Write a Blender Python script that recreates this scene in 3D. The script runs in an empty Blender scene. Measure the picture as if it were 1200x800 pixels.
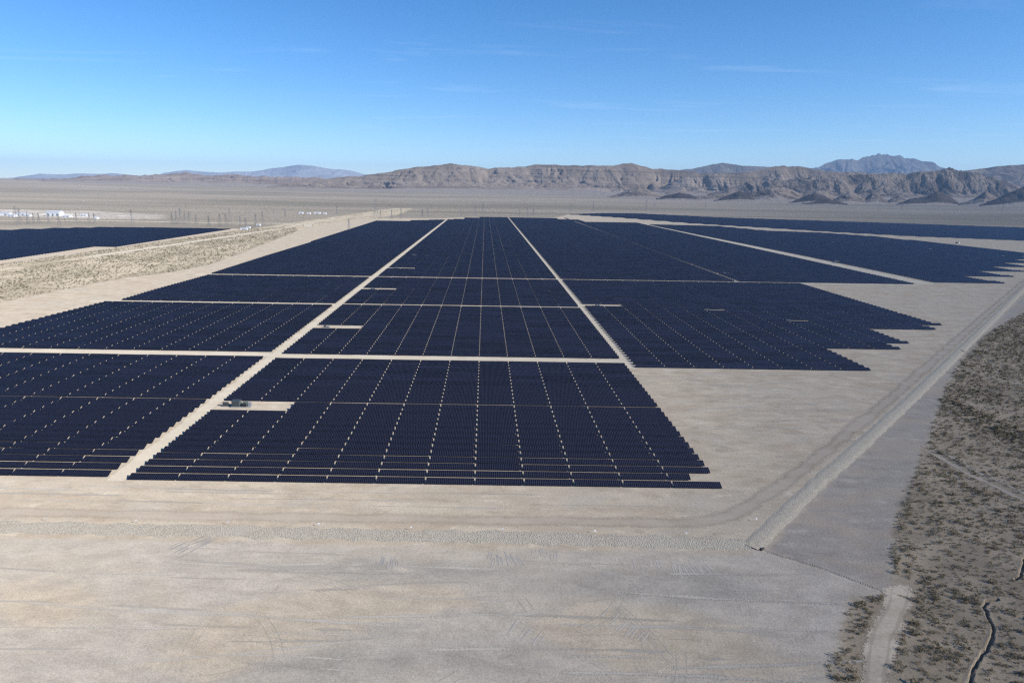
import bpy, math, random
import numpy as np

random.seed(7)
rng = np.random.default_rng(11)
S = bpy.context.scene
C = S.collection
D2R = math.radians

# ------------------------------------------------------------------ camera survey
# every position below was measured on the ground plane of the site, in metres;
# the drone hovers at (0, 0, 90) looking along +Y.
F, H, PX, PY, ROLL = 750.0, 90.0, 566.0, 400.0, 0.015
PIT = math.atan(178.0 / F)


def ray(x, y):
    u, v = (x - PX) / F, (y - PY) / F
    c, s = math.cos(ROLL), math.sin(ROLL)
    u2, v2 = c * u + s * v, -s * u + c * v
    return (u2, math.cos(PIT) - v2 * math.sin(PIT), -math.sin(PIT) - v2 * math.cos(PIT))


def on_ground(x, y, z=0.0):
    d = ray(x, y)
    t = (z - H) / d[2]
    return (d[0] * t, d[1] * t)


def at_range(x, y, Y):
    d = ray(x, y)
    t = Y / d[1]
    return (d[0] * t, Y, H + d[2] * t)


def to_frame(X, Y, Z):
    dy = math.cos(PIT) * Y - math.sin(PIT) * (Z - H)
    dv = -math.sin(PIT) * Y - math.cos(PIT) * (Z - H)
    u2, v2 = X / dy, dv / dy
    c, s = math.cos(ROLL), math.sin(ROLL)
    return PX + F * (c * u2 - s * v2), PY + F * (s * u2 + c * v2)


# ------------------------------------------------------------------ noise
_perm = rng.permutation(512)
_perm = np.concatenate([_perm, _perm])
_gang = rng.random(512) * 2 * math.pi
_gx, _gy = np.cos(_gang), np.sin(_gang)


def perlin(x, y):
    x = np.asarray(x, float); y = np.asarray(y, float)
    xi = np.floor(x).astype(int); yi = np.floor(y).astype(int)
    xf, yf = x - xi, y - yi
    u = xf * xf * xf * (xf * (xf * 6 - 15) + 10); v = yf * yf * yf * (yf * (yf * 6 - 15) + 10)

    def g(ix, iy, dx, dy):
        h = _perm[(_perm[ix & 511] + iy) & 511]
        return _gx[h] * dx + _gy[h] * dy
    a = g(xi, yi, xf, yf); b = g(xi + 1, yi, xf - 1, yf)
    c = g(xi, yi + 1, xf, yf - 1); d = g(xi + 1, yi + 1, xf - 1, yf - 1)
    return (a + u * (b - a)) * (1 - v) + (c + u * (d - c)) * v


def fbm(x, y, o=5, lac=2.03, gain=0.5):
    s = 0.0; a = 1.0
    for k in range(o):
        s = s + a * perlin(x + 17.3 * k, y - 9.1 * k)
        x, y, a = x * lac, y * lac, a * gain
    return s


def smooth(a, b, x):
    t = np.clip((x - a) / (b - a), 0, 1)
    return t * t * (3 - 2 * t)


# ------------------------------------------------------------------ mesh helpers
def np_mesh(name, V, Fs, uv=None, mat=None, smooth_shade=False, attrs=None):
    """V (n,3), Fs (m,k) all faces with k corners."""
    me = bpy.data.meshes.new(name)
    V = np.asarray(V, np.float32); Fs = np.asarray(Fs, np.int32)
    m, k = Fs.shape
    me.vertices.add(len(V)); me.vertices.foreach_set('co', V.ravel())
    me.loops.add(m * k); me.loops.foreach_set('vertex_index', Fs.ravel())
    me.polygons.add(m)
    me.polygons.foreach_set('loop_start', np.arange(0, m * k, k, dtype=np.int32))
    if uv is not None:
        l = me.uv_layers.new(name='UVMap')
        l.data.foreach_set('uv', np.asarray(uv, np.float32).ravel())
    if attrs:
        for n, a in attrs.items():
            at = me.attributes.new(n, 'FLOAT', 'POINT')
            at.data.foreach_set('value', np.asarray(a, np.float32).ravel())
    me.update(calc_edges=True)
    me.polygons.foreach_set('use_smooth', np.full(m, bool(smooth_shade)))
    if mat: me.materials.append(mat)
    return me


def link(name, me, parent=None, loc=(0, 0, 0), rz=0.0):
    o = bpy.data.objects.new(name, me); C.objects.link(o)
    o.location = loc; o.rotation_euler = (0, 0, rz)
    if parent: o.parent = parent
    return o


def tag(o, label=None, cat=None, group=None, kind=None):
    if label: o['label'] = label
    if cat: o['category'] = cat
    if group: o['group'] = group
    if kind: o['kind'] = kind
    return o


class MB:
    """collects boxes and bars into one mesh"""
    def __init__(s): s.v, s.f = [], []

    def add(s, v, f):
        n = len(s.v); s.v += [tuple(p) for p in v]; s.f += [tuple(i + n for i in q) for q in f]; return s

    def box(s, x0, x1, y0, y1, z0, z1):
        v = [(x, y, z) for z in (z0, z1) for y in (y0, y1) for x in (x0, x1)]
        return s.add(v, [(0, 2, 3, 1), (4, 5, 7, 6), (0, 1, 5, 4), (2, 6, 7, 3), (0, 4, 6, 2), (1, 3, 7, 5)])

    def bar(s, a, b, w):
        a, b = np.array(a, float), np.array(b, float); d = b - a; d /= np.linalg.norm(d)
        u = np.cross(d, (0, 0, 1.0))
        if np.linalg.norm(u) < 1e-3: u = np.array((1.0, 0, 0))
        u /= np.linalg.norm(u); q = np.cross(d, u); h = w / 2
        r = [(-h, -h), (h, -h), (h, h), (-h, h)]
        v = [a + u * i + q * j for i, j in r] + [b + u * i + q * j for i, j in r]
        return s.add(v, [(3, 2, 1, 0), (4, 5, 6, 7), (0, 1, 5, 4), (1, 2, 6, 5), (2, 3, 7, 6), (3, 0, 4, 7)])

    def tube(s, a, b, r, n=14, r2=None, caps=True):
        a, b = np.array(a, float), np.array(b, float); d = b - a; d /= np.linalg.norm(d)
        u = np.cross(d, (0, 0, 1.0))
        if np.linalg.norm(u) < 1e-3: u = np.array((1.0, 0, 0))
        u /= np.linalg.norm(u); q = np.cross(d, u); r2 = r if r2 is None else r2
        v = []
        for p, rr in ((a, r), (b, r2)):
            for i in range(n):
                t = 2 * math.pi * i / n; v.append(p + rr * (u * math.cos(t) + q * math.sin(t)))
        f = [(i, (i + 1) % n, n + (i + 1) % n, n + i) for i in range(n)]
        if caps: f += [tuple(range(n))[::-1], tuple(range(n, 2 * n))]
        return s.add(v, f)

    def mesh(s, name, mat):
        me = bpy.data.meshes.new(name); me.from_pydata(s.v, [], s.f); me.update()
        if mat: me.materials.append(mat)
        return me

    def build(s, name, mat, parent=None, loc=(0, 0, 0), rz=0.0):
        return link(name, s.mesh(name, mat), parent, loc, rz)


# ------------------------------------------------------------------ material helpers
class NT:
    def __init__(s, name):
        s.m = bpy.data.materials.new(name); s.m.use_nodes = True
        s.t = s.m.node_tree; s.n = s.t.nodes; s.l = s.t.links
        s.b = s.n['Principled BSDF']; s.out = s.n['Material Output']

    def node(s, typ, ins=None, **kw):
        n = s.n.new(typ)
        for k, v in kw.items(): setattr(n, k, v)
        for k, v in (ins or {}).items():
            if hasattr(v, 'is_output') or isinstance(v, bpy.types.NodeSocket): s.l.new(v, n.inputs[k])
            else: n.inputs[k].default_value = v
        return n

    def math(s, op, a, b=None, c=None, clamp=False):
        n = s.n.new('ShaderNodeMath'); n.operation = op; n.use_clamp = clamp
        for i, v in enumerate((a, b, c)):
            if v is None: continue
            if isinstance(v, bpy.types.NodeSocket): s.l.new(v, n.inputs[i])
            else: n.inputs[i].default_value = v
        return n.outputs[0]

    def mix(s, fac, a, b, typ='MIX'):
        n = s.n.new('ShaderNodeMix'); n.data_type = 'RGBA'; n.blend_type = typ
        for i, v in ((0, fac), (6, a), (7, b)):
            if isinstance(v, bpy.types.NodeSocket): s.l.new(v, n.inputs[i])
            elif i == 0: n.inputs[i].default_value = v
            else: n.inputs[i].default_value = (*v, 1) if len(v) == 3 else v
        return n.outputs[2]

    def pos(s, sx=1, sy=1, sz=1):
        if not hasattr(s, '_p'): s._p = s.n.new('ShaderNodeNewGeometry').outputs['Position']
        return s.node('ShaderNodeVectorMath', {0: s._p, 1: (sx, sy, sz)}, operation='MULTIPLY').outputs[0]

    def noise(s, vec, scale, detail=4, rough=0.55, dist=0.0):
        return s.node('ShaderNodeTexNoise', {'Vector': vec, 'Scale': scale, 'Detail': detail, 'Roughness': rough, 'Distortion': dist}).outputs[0]

    def ramp(s, fac, a, b):
        n = s.node('ShaderNodeMapRange', {0: fac, 1: a, 2: b, 3: 0.0, 4: 1.0}); n.interpolation_type = 'SMOOTHSTEP'
        return n.outputs[0]

    def attr(s, name):
        return s.node('ShaderNodeAttribute', attribute_name=name).outputs['Fac']

    def bump(s, h, strength, dist):
        n = s.node('ShaderNodeBump', {'Height': h, 'Strength': strength, 'Distance': dist})
        s.l.new(n.outputs[0], s.b.inputs['Normal'])

    def base(s, col, rough=0.9, spec=0.2, dr=None):
        if isinstance(col, bpy.types.NodeSocket): s.l.new(col, s.b.inputs['Base Color'])
        else: s.b.inputs['Base Color'].default_value = (*col, 1)
        s.b.inputs['Roughness'].default_value = rough
        s.b.inputs['Specular IOR Level'].default_value = spec
        if dr is not None: s.b.inputs['Diffuse Roughness'].default_value = dr
        return s.m


def plain(name, col, rough=0.6, metal=0.0, var=0.12, sc=1.5):
    t = NT(name)
    n = t.noise(t.pos(), sc, 4)
    a = tuple(c * (1 - var) for c in col); b = tuple(min(1, c * (1 + var)) for c in col)
    t.base(t.mix(n, a, b), rough, 0.35)
    t.b.inputs['Metallic'].default_value = metal
    return t.m


M = {}
M['steel'] = plain('galvanised_steel', (0.42, 0.43, 0.44), 0.45, 0.6)
M['white'] = plain('white_paint', (0.78, 0.79, 0.80), 0.45)
M['offwhite'] = plain('off_white_cladding', (0.66, 0.67, 0.68), 0.55)
M['greygreen'] = plain('grey_green_cabinet', (0.11, 0.13, 0.115), 0.5)
M['darkgrey'] = plain('dark_grey_metal', (0.06, 0.065, 0.07), 0.5)
M['concrete'] = plain('concrete_slab', (0.40, 0.38, 0.35), 0.9)
M['black'] = plain('black_plastic', (0.012, 0.012, 0.013), 0.5)
M['glass'] = plain('dark_window_glass', (0.03, 0.04, 0.05), 0.12)
M['rubber'] = plain('tyre_rubber', (0.02, 0.02, 0.02), 0.8)
M['tower'] = plain('weathered_lattice_steel', (0.18, 0.18, 0.19), 0.6)

# solar modules: 0.6 m x 1.2 m thin film modules, pale gaps between them
t = NT('solar_modules')
uv = t.node('ShaderNodeUVMap').outputs[0]
sep = t.node('ShaderNodeSeparateXYZ', {0: uv})
fu = t.math('FRACT', sep.outputs[0]); fv = t.math('FRACT', sep.outputs[1])
lu = t.math('LESS_THAN', t.math('ABSOLUTE', t.math('SUBTRACT', fu, 0.5)), 0.462)
lv = t.math('LESS_THAN', t.math('ABSOLUTE', t.math('SUBTRACT', fv, 0.5)), 0.494)
cell = t.math('MULTIPLY', lu, lv)
fl = t.node('ShaderNodeVectorMath', {0: uv}, operation='FLOOR').outputs[0]
wn = t.node('ShaderNodeTexWhiteNoise', {0: fl}, noise_dimensions='2D').outputs[0]
big = t.noise(t.pos(0.02, 0.05, 1), 1.0, 3)
modc = t.mix(wn, (0.0048, 0.0060, 0.0140), (0.0078, 0.0096, 0.0210))
modc = t.mix(t.ramp(big, 0.35, 0.7), modc, (0.0062, 0.0084, 0.0195))
isl = t.n.new('ShaderNodeNewGeometry').outputs['Random Per Island']
modc = t.mix(t.math('MULTIPLY', t.math('FRACT', t.math('MULTIPLY', isl, 17.0)), 0.5), modc, (0.0080, 0.0066, 0.0165))
ib = t.math('MULTIPLY_ADD', isl, 0.9, 0.6)
modc = t.mix(1.0, modc, t.node('ShaderNodeCombineColor', {0: ib, 1: ib, 2: ib}).outputs[0], 'MULTIPLY')
t.base(t.mix(cell, (0.105, 0.11, 0.12), modc), 0.16, 0.30)
t.b.inputs['IOR'].default_value = 1.45
M['modules'] = t.m


# ------------------------------------------------------------------ geometry of the site
def sd_poly(P, X, Y):
    """signed distance, positive inside"""
    X = X.ravel(); Y = Y.ravel(); n = len(P)
    d = np.full(X.shape, 1e18); ins = np.zeros(X.shape, bool)
    for i in range(n):
        ax, ay = P[i]; bx, by = P[(i + 1) % n]
        ex, ey = bx - ax, by - ay
        tt = np.clip(((X - ax) * ex + (Y - ay) * ey) / (ex * ex + ey * ey + 1e-12), 0, 1)
        d = np.minimum(d, (X - ax - tt * ex) ** 2 + (Y - ay - tt * ey) ** 2)
        cond = ((ay > Y) != (by > Y)) & (X < (bx - ax) * (Y - ay) / (by - ay + 1e-12) + ax)
        ins ^= cond
    return np.sqrt(d) * np.where(ins, 1, -1)


def d_line(P, X, Y):
    d = np.full(X.shape, 1e18)
    for (ax, ay), (bx, by) in zip(P[:-1], P[1:]):
        ex, ey = bx - ax, by - ay
        tt = np.clip(((X - ax) * ex + (Y - ay) * ey) / (ex * ex + ey * ey), 0, 1)
        d = np.minimum(d, (X - ax - tt * ex) ** 2 + (Y - ay - tt * ey) ** 2)
    return np.sqrt(d)


SCRUB_EDGE = [(1400, 1380), (760, 830), (520, 580), (426, 501), (360, 442), (329, 413), (257, 336), (217, 289), (169, 229), (144, 198),
              (131, 182), (117, 166), (106, 148), (97, 133.5), (86, 130), (78, 121), (72, 112), (66.6, 104), (60, 90), (52, 40)]
SCRUB_R = SCRUB_EDGE + [(400, 20), (1600, 900)]
APRON_EDGE = [(-430, 150), (-400, 380), (-372, 480), (-362, 570), (-354, 630), (-334, 662), (-319, 735), (-330, 850), (-344, 970), (-368, 1180), (-393, 1370), (-400, 1700), (-360, 2000)]
SITE = ([(-900, -200), (-900, 150)] + APRON_EDGE +
        [(-150, 2010), (-60, 2140), (90, 2215), (240, 2230), (330, 2560), (495, 2760), (650, 2800), (870, 2480), (1030, 2390), (1360, 2190), (1700, 2000), (2300, 1800), (1700, 1600)]
        + SCRUB_EDGE + [(40, -200)])
B7 = [(-1500, 700), (-1500, 1180), (-930, 1240), (-873, 1310), (-798, 1374), (-648, 1381), (-527, 1375), (-550, 994), (-567, 750), (-575, 560), (-1000, 540)]
GREY_R = [(74, 149), (108, 186), (135, 213), (200, 280), (405, 491), (545, 636), (700, 800), (900, 1000), (760, 830), (520, 580), (426, 501), (360, 442), (329, 413), (257, 336),
          (217, 289), (169, 229), (144, 198), (131, 182), (117, 166), (106, 148), (97, 134), (84, 141.5)]
FRONT = [(-900, -200), (-900, 151), (-128, 151), (65, 147.5), (74, 149), (84, 141.5), (97, 133.5), (86, 130), (78, 121), (66.6, 104), (40, -200)]
TAN = [(-400, 169), (-138, 167.5), (9, 167), (52, 167), (64, 172), (74, 181), (92, 199), (167, 279), (418, 539), (560, 690), (590, 690), (428, 522), (178, 263), (104, 187), (84, 165), (66, 158.5), (9, 158.5), (-133, 159.5), (-400, 162)]
WASH = [(-440, 100), (-400, 380), (-372, 480), (-362, 570), (-354, 630), (-334, 662), (-319, 735), (-330, 850), (-344, 970), (-368, 1180), (-393, 1370), (-300, 2300), (-330, 3000), (-420, 3000), (-505, 1390), (-528, 990), (-545, 750), (-550, 560), (-700, 100)]
PLANT = [(-2300, 1800), (-1300, 1740), (-1000, 1700), (-860, 1740), (-960, 1950), (-1300, 2200), (-2600, 2300)]
GULLY = [(146, 153), (139.3, 147.0), (134.5, 141.5), (129.5, 137.6)]
GULLY2 = [(119.3, 129.9), (116.4, 129.3), (113.8, 127), (112.4, 123.6), (110.7, 120.1), (107.3, 116.2), (104.4, 113.6), (101.6, 111.6), (99.3, 109.6), (96.3, 106.6), (93.4, 103.9), (89, 99)]
RILL = [(72.2, 152.6), (73.4, 149.4), (78.4, 145.6), (84.2, 141.8), (89.6, 136.4), (96.4, 130.8), (100.5, 128.4)]
RILL3 = [(287, 375), (283, 352), (293, 341), (307, 326), (330, 318)]
SANDY = [[on_ground(*p) for p in q] for q in ([(190, 775), (250, 722), (330, 700), (420, 688), (525, 684), (548, 708), (430, 738), (320, 764), (250, 799)], [(600, 728), (690, 704), (790, 712), (870, 735), (965, 790), (880, 799), (760, 790), (660, 765)], [(0, 690), (60, 682), (110, 700), (60, 735), (0, 740)])]
DGREY = [[on_ground(*p) for p in q] for q in ([(265, 799), (340, 768), (450, 748), (560, 735), (625, 748), (655, 780), (640, 799)], [(640, 690), (700, 668), (850, 668), (930, 700), (860, 716), (720, 700)], [(230, 668), (420, 655), (600, 668), (560, 680), (380, 676)])]
TRACK_A = [(100.6, 136), (98, 131.5), (94, 126.5), (88, 120.5), (82, 113.5), (75.3, 103.5), (68, 92)]
TRACK_B = [(160.5, 221.5), (163, 210), (162.5, 198), (165, 186), (166, 176), (170, 165)]
TRACK_C = [(257, 333), (262, 312), (275, 296), (283, 281), (300, 270)]


def rise(X, Y):
    r = np.hypot(X, Y); az = X / np.maximum(np.abs(Y), 1)
    k = 0.0155 - 0.0065 * smooth(0.15, 0.7, az) + 0.001 * smooth(0.2, -0.6, az)
    rr = np.minimum(r, 12500)
    return k * (np.sqrt((np.maximum(rr - 2900, 0)) ** 2 + 600 ** 2) - 600)


def ground_z(X, Y):
    z = rise(X, Y)
    w = smooth(0, 12, sd_poly(SCRUB_R, X, Y).reshape(X.shape)) * (1 - smooth(700, 1500, Y))
    z = z + w * (0.55 * perlin(X / 23, Y / 23) + 0.22 * perlin(X / 6.1, Y / 6.1))
    for ln, wd, dp in ((GULLY2, 0.29, 0.9), (GULLY, 0.29, 0.8), (RILL, 0.42, 0.22), (RILL3, 0.8, 0.9)):
        d = d_line(ln, X + 0.5 * perlin(X / 3, Y / 3), Y + 0.5 * perlin(X / 3 + 9, Y / 3))
        z = z - dp * (1 - smooth(wd * 0.55, wd * 1.25, d)) * (0.75 + 0.5 * perlin(X / 5, Y / 5 + 4))
        z = z + 0.08 * dp * np.exp(-((d - wd * 2.1) / (wd * 0.8)) ** 2)
    far = smooth(3500, 8000, np.hypot(X, Y))
    return z + far * 14 * fbm(X / 1400, Y / 1400, 3)


def lines(segs, lo, hi, g):
    out = []
    for a, b, s in segs: out += list(np.arange(a, b, s))
    x = segs[-1][1]; s = segs[-1][2]
    while x < hi: out.append(x); s *= g; x += s
    x = segs[0][0]; s = segs[0][2]; pre = []
    while x > lo: s *= g; x -= s; pre.append(x)
    return np.array(pre[::-1] + out)


gx = lines([(-210, 56, 2.4), (56, 150, 0.36), (150, 340, 3)], -36000, 36000, 1.07)
gy = lines([(60, 97, 1.5), (97, 158, 0.36), (158, 240, 1.6), (240, 700, 5)], -400, 36000, 1.045)
GX, GY = np.meshgrid(gx, gy)
GZ = ground_z(GX, GY)
nx, ny = len(gx), len(gy)
ids = np.arange(nx * ny).reshape(ny, nx)
quads = np.stack([ids[:-1, :-1], ids[:-1, 1:], ids[1:, 1:], ids[1:, :-1]], -1).reshape(-1, 4)
V = np.stack([GX.ravel(), GY.ravel(), GZ.ravel()], 1)
A = {
    'site': np.maximum(sd_poly(SITE, GX, GY), sd_poly([(x, y) for x, y in B7], GX, GY) + 22),
    'grey': sd_poly(GREY_R, GX, GY), 'front': sd_poly(FRONT, GX, GY), 'plant': sd_poly(PLANT, GX, GY),
    'scrub': sd_poly(SCRUB_R, GX, GY), 'wash': sd_poly(WASH, GX, GY),
    'sandy': np.max([sd_poly(q, GX, GY) for q in SANDY], axis=0), 'dgrey': np.max([sd_poly(q, GX, GY) for q in DGREY], axis=0),
}
for k in A: A[k] = np.clip(A[k], -400, 400)


def dirt_nodes(t):
    """shared world-space dirt variation; returns sockets"""
    big = t.noise(t.pos(0.006, 0.016, 1), 1.0, 5, 0.6, 0.4)
    mid = t.noise(t.pos(0.05, 0.11, 1), 1.0, 8, 0.66, 0.2)
    strk = t.noise(t.pos(0.045, 0.5, 1), 1.0, 5, 0.6, 0.3)
    fine = t.noise(t.pos(1.1, 1.5, 1.5), 1.0, 5, 0.65)
    return big, mid, strk, fine


t = NT('desert_ground')
big, mid, strk, fine = dirt_nodes(t)
wob = t.math('SUBTRACT', mid, 0.5)


def zone(name, wamp, soft):
    a = t.math('ADD', t.attr(name), t.math('MULTIPLY', wob, wamp))
    return t.ramp(a, -soft, soft)


# open desert, banded far away
band = t.noise(t.pos(0.00028, 0.0016, 0.0), 1.0, 6, 0.6, 0.5)
des = t.mix(t.ramp(band, 0.34, 0.66), (0.172, 0.165, 0.148), (0.270, 0.252, 0.230))
stre = t.noise(t.pos(0.0005, 0.0056, 0.0), 1.0, 4, 0.6, 0.3)
des = t.mix(t.math('MULTIPLY', t.ramp(stre, 0.54, 0.70), 0.65), des, (0.36, 0.315, 0.265))
des = t.mix(t.math('MULTIPLY', t.ramp(mid, 0.35, 0.7), 0.35), des, (0.25, 0.225, 0.19))
spk = t.noise(t.pos(0.16, 0.2, 0.2), 1.0, 5, 0.7)
des = t.mix(t.math('MULTIPLY', t.ramp(spk, 0.52, 0.68), 0.35), des, (0.145, 0.135, 0.105))
# sandy wash between the two fields
was = t.mix(t.ramp(t.noise(t.pos(0.03, 0.012, 1), 1.0, 5, 0.6, 0.7), 0.36, 0.62), (0.31, 0.28, 0.225), (0.44, 0.395, 0.325))
was = t.mix(t.math('MULTIPLY', t.ramp(spk, 0.5, 0.66), 0.4), was, (0.17, 0.16, 0.115))
des = t.mix(zone('wash', 30.0, 6.0), des, was)
# scrub close by: grey brown pebbly soil
scp = t.noise(t.pos(0.035, 0.05, 1), 1.0, 5, 0.6, 0.8)
scr = t.mix(t.ramp(scp, 0.3, 0.70), (0.220, 0.190, 0.154), (0.330, 0.288, 0.234))
scr = t.mix(t.math('MULTIPLY', t.ramp(fine, 0.52, 0.70), 0.55), scr, (0.135, 0.123, 0.100))
scr = t.mix(t.math('MULTIPLY', t.ramp(spk, 0.52, 0.70), 0.35), scr, (0.145, 0.140, 0.100))
col = t.mix(zone('scrub', 10.0, 1.6), des, scr)
# graded site: pale dirt
sit = t.mix(t.ramp(mid, 0.3, 0.72), (0.335, 0.298, 0.248), (0.440, 0.400, 0.340))
sit = t.mix(t.math('MULTIPLY', t.ramp(big, 0.42, 0.66), 0.6), sit, (0.375, 0.350, 0.312))
wrp = t.noise(t.pos(0.12, 0.22, 1), 1.0, 9, 0.70, 0.25)
grn = t.noise(t.pos(2.4, 3.2, 3), 1.0, 4, 0.7)
sit = t.mix(t.math('MULTIPLY', t.ramp(wrp, 0.53, 0.66), 0.65), sit, (0.49, 0.455, 0.395))
sit = t.mix(t.math('MULTIPLY', t.ramp(wrp, 0.48, 0.36), 0.6), sit, (0.275, 0.245, 0.205))
mot = t.noise(t.pos(0.05, 0.085, 1), 1.0, 8, 0.68, 0.6)
sit = t.mix(t.math('MULTIPLY', t.ramp(mot, 0.52, 0.64), 0.55), sit, (0.345, 0.290, 0.240))
sit = t.mix(t.math('MULTIPLY', t.ramp(mot, 0.46, 0.36), 0.45), sit, (0.350, 0.338, 0.318))
col = t.mix(zone('site', 9.0, 2.0), col, sit)
# foreground graded with a machine: grey wheel-swept dirt with sandy patches
fr = t.mix(t.ramp(wrp, 0.34, 0.66), (0.315, 0.298, 0.276), (0.405, 0.385, 0.358))
swp = t.noise(t.pos(0.10, 0.62, 1), 1.0, 7, 0.68, 0.2)
fr = t.mix(t.math('MULTIPLY', t.ramp(swp, 0.55, 0.72), 0.3), fr, (0.42, 0.395, 0.355))
spt = t.noise(t.pos(0.5, 0.8, 1), 1.0, 6, 0.75)
fr = t.mix(t.math('MULTIPLY', t.ramp(spt, 0.56, 0.68), 0.4), fr, (0.46, 0.425, 0.37))
fr = t.mix(t.math('MULTIPLY', t.ramp(spt, 0.44, 0.34), 0.4), fr, (0.25, 0.235, 0.21))
pat = t.noise(t.pos(0.022, 0.05, 1), 1.0, 8, 0.66, 0.5)
fr = t.mix(t.math('MULTIPLY', t.ramp(pat, 0.44, 0.64), 0.35), fr, (0.375, 0.335, 0.28))
pat2 = t.noise(t.pos(0.018, 0.045, 1), 1.3, 8, 0.66, 0.3)
fr = t.mix(t.math('MULTIPLY', t.ramp(pat2, 0.50, 0.66), 0.4), fr, (0.285, 0.278, 0.266))
sw_ = t.math('MULTIPLY', t.math('ADD', t.math('SUBTRACT', pat, 0.5), t.math('MULTIPLY', t.math('SUBTRACT', wrp, 0.5), 0.6)), 26.0)
fr = t.mix(t.math('MULTIPLY', t.ramp(t.math('ADD', t.attr('sandy'), sw_), -3.0, 3.0), 0.65), fr, t.mix(t.ramp(wrp, 0.36, 0.64), (0.335, 0.298, 0.245), (0.425, 0.382, 0.320)))
fr = t.mix(t.math('MULTIPLY', t.ramp(t.math('ADD', t.attr('dgrey'), sw_), -3.0, 3.0), 0.75), fr, t.mix(t.ramp(wrp, 0.36, 0.64), (0.232, 0.228, 0.220), (0.320, 0.312, 0.298)))
fr = t.mix(t.math('MULTIPLY', t.ramp(wrp, 0.60, 0.72), 0.5), fr, (0.455, 0.42, 0.365))
fr = t.mix(t.math('MULTIPLY', t.ramp(fine, 0.56, 0.74), 0.35), fr, (0.235, 0.217, 0.192))
col = t.mix(zone('front', 7.0, 1.6), col, fr)
gr = t.mix(t.ramp(wrp, 0.3, 0.7), (0.252, 0.239, 0.228), (0.308, 0.292, 0.278))
gr = t.mix(t.math('MULTIPLY', t.ramp(wrp, 0.55, 0.68), 0.6), gr, (0.385, 0.362, 0.335))
gr = t.mix(t.math('MULTIPLY', t.ramp(wrp, 0.46, 0.35), 0.5), gr, (0.225, 0.212, 0.200))
gr = t.mix(t.math('MULTIPLY', t.ramp(pat, 0.46, 0.60), 0.6), gr, (0.33, 0.290, 0.245))
gr = t.mix(t.math('MULTIPLY', t.ramp(fine, 0.58, 0.76), 0.3), gr, (0.21, 0.197, 0.183))
col = t.mix(zone('grey', 9.0, 1.6), col, gr)
pn = t.noise(t.pos(0.006, 0.014, 1), 1.0, 5, 0.7)
pl = t.mix(t.ramp(pn, 0.55, 0.66), (0.34, 0.325, 0.31), (0.66, 0.66, 0.68))
col = t.mix(zone('plant', 160.0, 30.0), col, pl)
nearw = t.ramp(t.node('ShaderNodeVectorMath', {0: t.pos()}, operation='LENGTH').outputs['Value'], 700.0, 120.0)
gv = t.math('MULTIPLY_ADD', t.math('SUBTRACT', grn, 0.5), t.math('MULTIPLY', nearw, 0.9), 1.0)
gv = t.math('MULTIPLY_ADD', t.math('SUBTRACT', fine, 0.5), t.math('MULTIPLY', nearw, 0.55), gv)
col = t.mix(1.0, col, t.node('ShaderNodeCombineColor', {0: gv, 1: gv, 2: gv}).outputs[0], 'MULTIPLY')
col = t.mix(1.0, col, (1.035, 0.985, 0.90), 'MULTIPLY')
t.base(col, 1.0, 0.0, 0.9)
t.bump(t.math('ADD', t.math('ADD', t.math('MULTIPLY', strk, 0.5), fine), t.math('MULTIPLY', grn, 0.5)), 0.5, 0.3)
M['ground'] = t.m
tag(link('ground', np_mesh('ground', V, quads, mat=M['ground'], attrs=A)), kind='structure')


# ------------------------------------------------------------------ strips: roads, tracks, berms
def strip_mesh(name, cl, wl, wr, mat, step=2.0, z=0.02, jit=0.3, hfun=None, nv=5, taper=0.0):
    """sheet along a centre line; 'edge' attribute is 0 at the rims and 1 inside"""
    P = np.array(cl, float); seg = np.hypot(*np.diff(P, axis=0).T); L = np.concatenate([[0], np.cumsum(seg)])
    n = max(2, int(L[-1] / step)); s = np.linspace(0, L[-1], n)
    x, y = np.interp(s, L, P[:, 0]), np.interp(s, L, P[:, 1])
    if len(P) > 2:
        k = max(1, int(6 / step)); ker = np.ones(2 * k + 1) / (2 * k + 1)
        xp = np.pad(x, k, mode='reflect', reflect_type='odd'); yp = np.pad(y, k, mode='reflect', reflect_type='odd')
        x, y = np.convolve(xp, ker, 'valid'), np.convolve(yp, ker, 'valid')
    tx, ty = np.gradient(x), np.gradient(y); ll = np.hypot(tx, ty); tx, ty = tx / ll, ty / ll
    w = np.linspace(-1, 1, nv)
    jl = jit * perlin(s / 5.0 + 3, s * 0 + 2.2) * 2; jr = jit * perlin(s / 5.0 + 70, s * 0 + 8.2) * 2
    W = np.where(w[None] < 0, (wl + jl)[:, None], (wr + jr)[:, None]) * w[None]
    X = x[:, None] + ty[:, None] * W; Y = y[:, None] - tx[:, None] * W
    Z = ground_z(X, Y) + z
    if hfun is not None: Z = Z + hfun(w[None] + 0 * X, X, Y)
    id_ = np.arange(n * nv).reshape(n, nv)
    q = np.stack([id_[:-1, :-1], id_[:-1, 1:], id_[1:, 1:], id_[1:, :-1]], -1).reshape(-1, 4)
    e = (1 - np.abs(w))[None] + 0 * X
    if taper > 0: e = e * np.clip(np.minimum(s, L[-1] - s) / taper, 0, 1)[:, None]
    return np_mesh(name, np.stack([X.ravel(), Y.ravel(), Z.ravel()], 1), q, mat=mat, attrs={'edge': e.ravel(), 'across': (w[None] + 0 * X).ravel()}, smooth_shade=True)


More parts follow.
